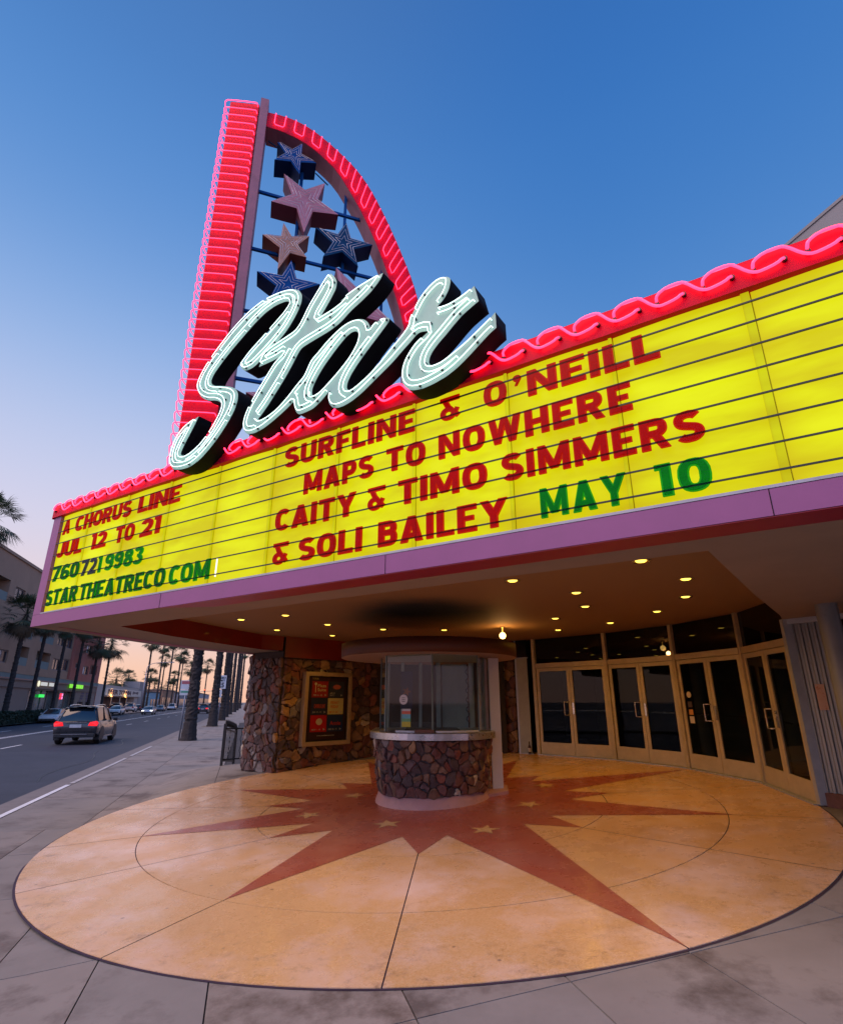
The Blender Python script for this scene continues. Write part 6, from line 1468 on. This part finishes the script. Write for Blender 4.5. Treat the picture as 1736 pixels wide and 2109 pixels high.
# ================================================================== CARS
M_tyre = mat('tyre_rubber', (.012, .012, .013), .8, var=.2)
M_rim = mat('alloy_rim', (.40, .40, .42), .3, metal=.8)
M_cglass = mat('car_glass', (.010, .013, .018), .06, var=.1, spec=.7)
M_trim = mat('black_trim', (.015, .015, .017), .5)
M_chrome = mat('chrome_trim', (.65, .65, .68), .15, metal=.95, var=.03)
M_tail = emis('tail_light', (1.0, .010, .012), .85, .4, 14); M_taild = mat('tail_light_unlit', (.25, .01, .01), .2)
M_head = emis('head_light', (1, .95, .8), 12); M_headd = mat('head_light_unlit', (.5, .5, .52), .15)
wheel_mesh = {}
def wheel(parent, x, y, r_, w):
    key = (r_, w)
    if key not in wheel_mesh:
        ty = MB(); pr = [(r_ * .66, -w / 2), (r_ * .93, -w / 2), (r_, -w / 2 + .03), (r_, w / 2 - .03), (r_ * .93, w / 2), (r_ * .66, w / 2)]
        ty.lathe(pr, k=24); rm = MB(); rm.lathe([(r_ * .67, -w / 2 + .015), (r_ * .60, -w / 2 + .05), (.001, -w / 2 + .06)], k=24); rm.lathe([(r_ * .67, w / 2 - .015), (r_ * .60, w / 2 - .05), (.001, w / 2 - .06)], k=24)
        for k in range(5):
            a = k * 2 * math.pi / 5
            for s_ in (-1, 1): rm.box((math.cos(a) * r_ * .33, math.sin(a) * r_ * .33, s_ * (w / 2 - .03)), (r_ * .62, .07, .03), rz=a)
        for mb in (ty, rm): mb.v = [(vx, vz, vy) for vx, vy, vz in mb.v]     # axis along y
        a, b = ty.mesh('tyre'), rm.mesh('rim'); a.materials.append(M_tyre); b.materials.append(M_rim); wheel_mesh[key] = (a, b)
    a, b = wheel_mesh[key]
    t = newobj('wheel', a, parent, loc=(x, y, r_)); newobj('rim', b, t); return t
def loft(st, m, name, par, closed_ends=True, smooth=True):
    """st: list of (x, [(y,z) half section from bottom centre to top centre]) mirrored in y"""
    mb = MB(); rows_ = []
    for x, half in st:
        ring = [(x, y, z) for y, z in half] + [(x, -y, z) for y, z in half[::-1]]
        rows_.append(ring)
    k = len(rows_[0]); vs = [p for r_ in rows_ for p in r_]; fs = []
    for i in range(len(rows_) - 1):
        for j in range(k):
            a, b = i * k + j, i * k + (j + 1) % k; fs.append((a, b, b + k, a + k))
    fs.append(tuple(range(k))[::-1]); fs.append(tuple(range((len(rows_) - 1) * k, len(rows_) * k)))
    mb.add(vs, fs, smooth); o = mb.build(name, m, par)
    e = o.modifiers.new('split', 'EDGE_SPLIT'); e.split_angle = R(38); return o
def car(kind, label, paint, s, n, z, flip=False, tail=True, head=False, group='cars on and beside the street'):
    """local +x is forward"""
    p = sn(s, n); ang = math.atan2(SD.y, SD.x) + (math.pi if flip else 0)
    t = thing('suv' if kind == 'suv' else 'parked_car' if group.startswith('parked') else 'sedan', label, 'car', (p.x, p.y, z), ang, group)
    if kind == 'suv':
        L_, Wd, H1, H2, wb, wr = 4.8, .965, 1.02, 1.78, 1.46, .37
        body = [(-2.40, .86, .52, .84), (-2.36, .92, .44, .98), (-2.26, .95, .42, 1.04), (-2.0, .965, .36, 1.06), (-1.0, .975, .28, 1.05), (.6, .975, .22, 1.03), (1.2, .97, .22, 1.02), (1.75, .95, .24, .98), (2.15, .90, .28, .90), (2.36, .80, .34, .74), (2.40, .72, .42, .62)]
        gh = [(-2.22, .73, 1.04, 1.08), (-1.98, .70, 1.04, 1.55), (-1.86, .69, 1.04, 1.67), (-1.4, .69, 1.04, 1.725), (-.2, .69, 1.03, 1.74), (.45, .69, 1.02, 1.66), (1.30, .68, 1.0, 1.04)]
    else:
        L_, Wd, H1, H2, wb, wr = 4.7, .92, .92, 1.45, 1.38, .33
        body = [(-2.36, .84, .40, .84), (-2.30, .88, .30, .93), (-1.7, .92, .22, .96), (-.8, .925, .20, .94), (.6, .925, .20, .92), (1.2, .92, .20, .90), (1.8, .90, .22, .82), (2.15, .85, .26, .74), (2.33, .76, .32, .62), (2.36, .70, .38, .54)]
        gh = [(-1.95, .68, .94, .97), (-1.35, .68, .94, 1.32), (-.8, .67, .93, 1.42), (.05, .66, .92, 1.42), (.5, .66, .91, 1.34), (1.30, .68, .88, .91)]
    st = [(x, [(w * .80, lo), (w * .97, lo + .06), (w, lo + (hi - lo) * .45), (w * .985, lo + (hi - lo) * .72), (w * .93, hi - .03), (w * .84, hi), (0, hi + .015)][0:7]) for x, w, lo, hi in body]
    st = [(x, [(0, h_[0][1])] + h_) for x, h_ in st]
    loft(st, paint, 'body', t)
    g = [(x, [(0, zb - .02), (w * 1.12, zb - .02), (w * 1.12, zb), (w * (1.12 - .20 * (zt - zb) / .7), zt - .05), (w * (1.0 - .24 * (zt - zb) / .7), zt), (0, zt + .02)]) for x, w, zb, zt in gh]
    loft(g, M_cglass, 'windows', t)
    # roof skin and pillars in body colour
    rf = MB(); xs = [q for q in gh if q[3] > (1.6 if kind == 'suv' else 1.28)]
    for (x0, w0, a0, z0), (x1, w1, a1, z1) in zip(xs, xs[1:]):
        h0, h1 = w0 * (1.0 - .24 * (z0 - a0) / .7) + .015, w1 * (1.0 - .24 * (z1 - a1) / .7) + .015
        rf.add([(x0, h0, z0 - .005), (x1, h1, z1 - .005), (x1, 0, z1 + .03), (x0, 0, z0 + .03), (x0, -h0, z0 - .005), (x1, -h1, z1 - .005)], [(0, 1, 2, 3), (3, 2, 5, 4)], True)
        for sg_ in (1, -1): rf.add([(x0, sg_ * h0, z0 - .005), (x1, sg_ * h1, z1 - .005), (x1, sg_ * (h1 + .03), z1 - .07), (x0, sg_ * (h0 + .03), z0 - .07)], [(0, 1, 2, 3)], True)
    rf.build('roof', paint, t)
    pm_ = MB()
    for sg_ in (1, -1):
        for (xa, za, ya), (xb, zb_, yb) in (((gh[0][0] + .02, gh[0][2], gh[0][1] * 1.14), (gh[1][0], gh[1][3] - .03, gh[1][1] * (1.14 - .24 * (gh[1][3] - gh[1][2]) / .7))), ((gh[-1][0] - .02, gh[-1][2], gh[-1][1] * 1.14), (gh[-2][0], gh[-2][3] - .03, gh[-2][1] * (1.14 - .24 * (gh[-2][3] - gh[-2][2]) / .7))), ((-.35, 1.0 if kind == 'suv' else .92, .80 if kind == 'suv' else .745), (-.42, 1.68 if kind == 'suv' else 1.38, .62 if kind == 'suv' else .56))):
            pm_.bar((xa, sg_ * ya, za), (xb, sg_ * yb, zb_), .07, .05)
        if kind == 'suv': pm_.bar((-1.75, sg_ * .795, 1.02), (-1.80, sg_ * .62, 1.66), .30, .05)
    pm_.build('pillar', paint, t)
    for x in (-wb, wb):
        for sg_ in (1, -1):
            wheel(t, x, sg_ * (Wd - .13), wr, .24)
    for x in (-wb, wb):
        for sg_ in (1, -1):
            ar = MB(); pts = [(x + (wr + .07) * math.cos(a_ * math.pi / 10), sg_ * (Wd + .006), wr + (wr + .07) * math.sin(a_ * math.pi / 10)) for a_ in range(0, 11)]
            ar.prism([(q[0], sg_ * (Wd - .25), q[2]) for q in pts] + [(x - wr - .07, sg_ * (Wd - .25), .2), (x + wr + .07, sg_ * (Wd - .25), .2)], (0, sg_ * .262, 0)); ar.build('wheel_arch', M_trim, t)
    MB().box((-L_ / 2 + .05, 0, .42), (.20, Wd * 1.78, .18)).build('rear_bumper', M_trim, t, bevel=.03)
    MB().box((L_ / 2 - .04, 0, .34), (.16, Wd * 1.6, .22)).build('front_bumper', M_trim, t, bevel=.03)
    for sg_ in (1, -1):
        zt = .93 if kind == 'suv' else .80
        w = MB().prism([(-L_ / 2 + .02, sg_ * .52, zt - .08), (-L_ / 2 + .02, sg_ * (Wd - .06), zt - .10), (-L_ / 2 + .08, sg_ * (Wd - .02), zt + .04), (-L_ / 2 + .06, sg_ * (Wd - .1), zt + .13), (-L_ / 2 + .03, sg_ * .58, zt + .08)], (-.05, 0, 0))
        w.build('tail_light', M_tail if tail else M_taild, t, bevel=.01)
        zf_ = .74 if kind == 'suv' else .64
        MB().prism([(L_ / 2 - .10, sg_ * .50, zf_ - .07), (L_ / 2 - .2, sg_ * (Wd - .10), zf_ - .03), (L_ / 2 - .24, sg_ * (Wd - .12), zf_ + .08), (L_ / 2 - .12, sg_ * .54, zf_ + .07)], (.08, 0, 0)).build('headlight', M_head if head else M_headd, t)
        mr_ = MB().box((.95, sg_ * (Wd + .06), 1.07 if kind == 'suv' else .95), (.12, .2, .14)); mr_.build('wing_mirror', paint if kind != 'suv' else M_trim, t, bevel=.03)
        if kind == 'suv': MB().tube(rounded([(-1.85, sg_ * .55, 1.68), (-1.6, sg_ * .56, 1.79), (.1, sg_ * .56, 1.80), (.5, sg_ * .55, 1.70)], 1), .02, 6).build('roof_rail', M_chrome, t)
        MB().box((-.1, sg_ * (Wd + .004), .30), (2.0, .03, .05)).build('sill_trim', M_chrome if kind == 'suv' else M_trim, t)
        for x in (.35, -.75): MB().box((x, sg_ * (Wd + .012), .88 if kind == 'suv' else .78), (.2, .02, .025)).build('door_handle', M_chrome, t)
    MB().box((-L_ / 2 - .035, 0, .84 if kind == 'suv' else .66), (.02, .50, .14)).build('number_plate', mat('plate', (.5, .5, .52), .5) if 'plate' not in bpy.data.materials else bpy.data.materials['plate'], t)
    if kind == 'suv':
        MB().box((-L_ / 2 - .02, 0, 1.0), (.03, .9, .03)).build('chrome_strip', M_chrome, t); MB().box((-L_ / 2 - .085, 0, .475), (.02, 1.1, .03)).build('chrome_strip', M_chrome, t)
        MB().box((-1.95, 0, 1.715), (.30, 1.16, .04)).build('roof_spoiler', paint, t, bevel=.015); MB().box((-L_ / 2 - .01, 0, .62), (.03, 1.5, .02)).build('bumper_seam', M_trim, t)
    return t
def cpaint(n, c, metal=.6): return mat(n, c, .28, metal=metal, var=.03, coat=.6)
P_brown = cpaint('taupe_paint', (.05, .048, .052), .5); P_wh = cpaint('white_car_paint', (.55, .55, .55), 0); P_sil = cpaint('silver_paint', (.42, .44, .47)); P_dk = cpaint('dark_paint', (.03, .03, .04)); P_blu = cpaint('blue_grey_paint', (.10, .12, .16))
ST = 'cars moving on the street'; PK = 'parked cars on the far side'
car('suv', 'grey brown sport utility car driving away with red tail lights lit', P_brown, 36.8, -8.3, rs(39) + .005, group=ST).scale = (1.08,) * 3
car('sedan', 'white car parked by the hedge half hidden behind the grey sport utility car', P_wh, 71, -19.4, .005, flip=True, tail=False, group=PK)
car('sedan', 'white sedan parked at the lot edge left of the dark sport utility car', P_wh, 108, -20.6, .1, tail=False, flip=True, group=PK)
car('suv', 'dark green sport utility car parked in front of the beer shop', P_dk, 118, -22.5, .15, tail=False, group=PK)
car('suv', 'silver white sport utility car parked in the beer shop lot', P_wh, 130, -22.3, .15, tail=False, group=PK)
car('sedan', 'dark car parked farthest right in the beer shop lot', P_dk, 143, -23, .15, tail=False, group=PK)
car('sedan', 'silver sedan coming down the street with bright headlights on', P_sil, 113, -16.4, .0, flip=True, tail=False, head=True, group=ST)
car('sedan', 'dark blue grey sedan parked by the far kerb behind the silver sedan', P_blu, 150, -19.4, .0, flip=True, tail=False, group=PK)
car('suv', 'silver grey wagon parked up the street beneath the palms', P_sil, 172, -19.4, .0, flip=True, tail=False, group=PK)
car('suv', 'black sport utility car braking between the two thick palms', P_dk, 120, -7.9, .0, group=ST)
car('sedan', 'pale car with lit headlights just left of the parking sign', P_sil, 190, -15.6, .0, flip=True, tail=False, head=True, group=ST)
for s, n, lab, k in ((150, -8.2, 'dark wagon directly ahead of the black sport utility car', 'suv'), (205, -7.9, 'car with red tail lights seen right of the speed sign', 'sedan'), (222, -11.6, 'car braking at the distant junction in the left lane', 'suv'), (215, -6.9, 'car with red lights seen last before the pier', 'suv'), (178, -11.6, 'silver sedan following the queue in the inner lane', 'sedan')):
    car(k, lab, P_dk if 'dark' in lab else P_sil, s, n, .0, group=ST)
# person crossing up the pavement
M_skin = mat('skin', (.35, .2, .15), .6); M_cl = mat('dark_clothes', (.03, .03, .05), .9)
# plain buildings behind the viewer, seen only as reflections in the glass
for i, (x0, y0, x1, y1, h, lab) in enumerate([(-30, -34, -6, -24, 8, 'plain brown corner building behind the viewer on the left'), (0, -36, 34, -26, 9, 'plain grey row building behind the viewer on the right')]):
    b = thing('corner_building', lab, 'building')
    MB().prism([(x0, y0, -.3), (x1, y0, -.3), (x1, y1, -.3), (x0, y1, -.3)], UPZ * (h + .3)).build('wall', M_aps if i else M_apt, b)
    MB().prism([(x0, y0, h), (x1, y0, h), (x1, y1 + .4, h), (x0, y1 + .4, h)], UPZ * .4).build('roof', M_roof, b)
    for k in range(int((x1 - x0) / 4)): MB().obox((x0 + 1 + 4 * k, y1, 1.2), (2.6, 0, 0), (0, .05, 0), (0, 0, 2)).build('window', M_win, b)
# make the roots stand at the base of what they hold
bpy.context.view_layer.update()
for o in list(COL.objects):
    if o.parent is None and o.type == 'EMPTY' and o.children and o.location.length < 1e-6:
        pts = []
        for c in o.children_recursive:
            if c.type == 'MESH' and len(c.data.vertices):
                pts += [c.matrix_world @ Vector(b) for b in c.bound_box]
        if not pts: continue
        b = Vector(((min(p.x for p in pts) + max(p.x for p in pts)) / 2, (min(p.y for p in pts) + max(p.y for p in pts)) / 2, min(p.z for p in pts)))
        o.location = b
        for c in o.children: c.location = c.location - b
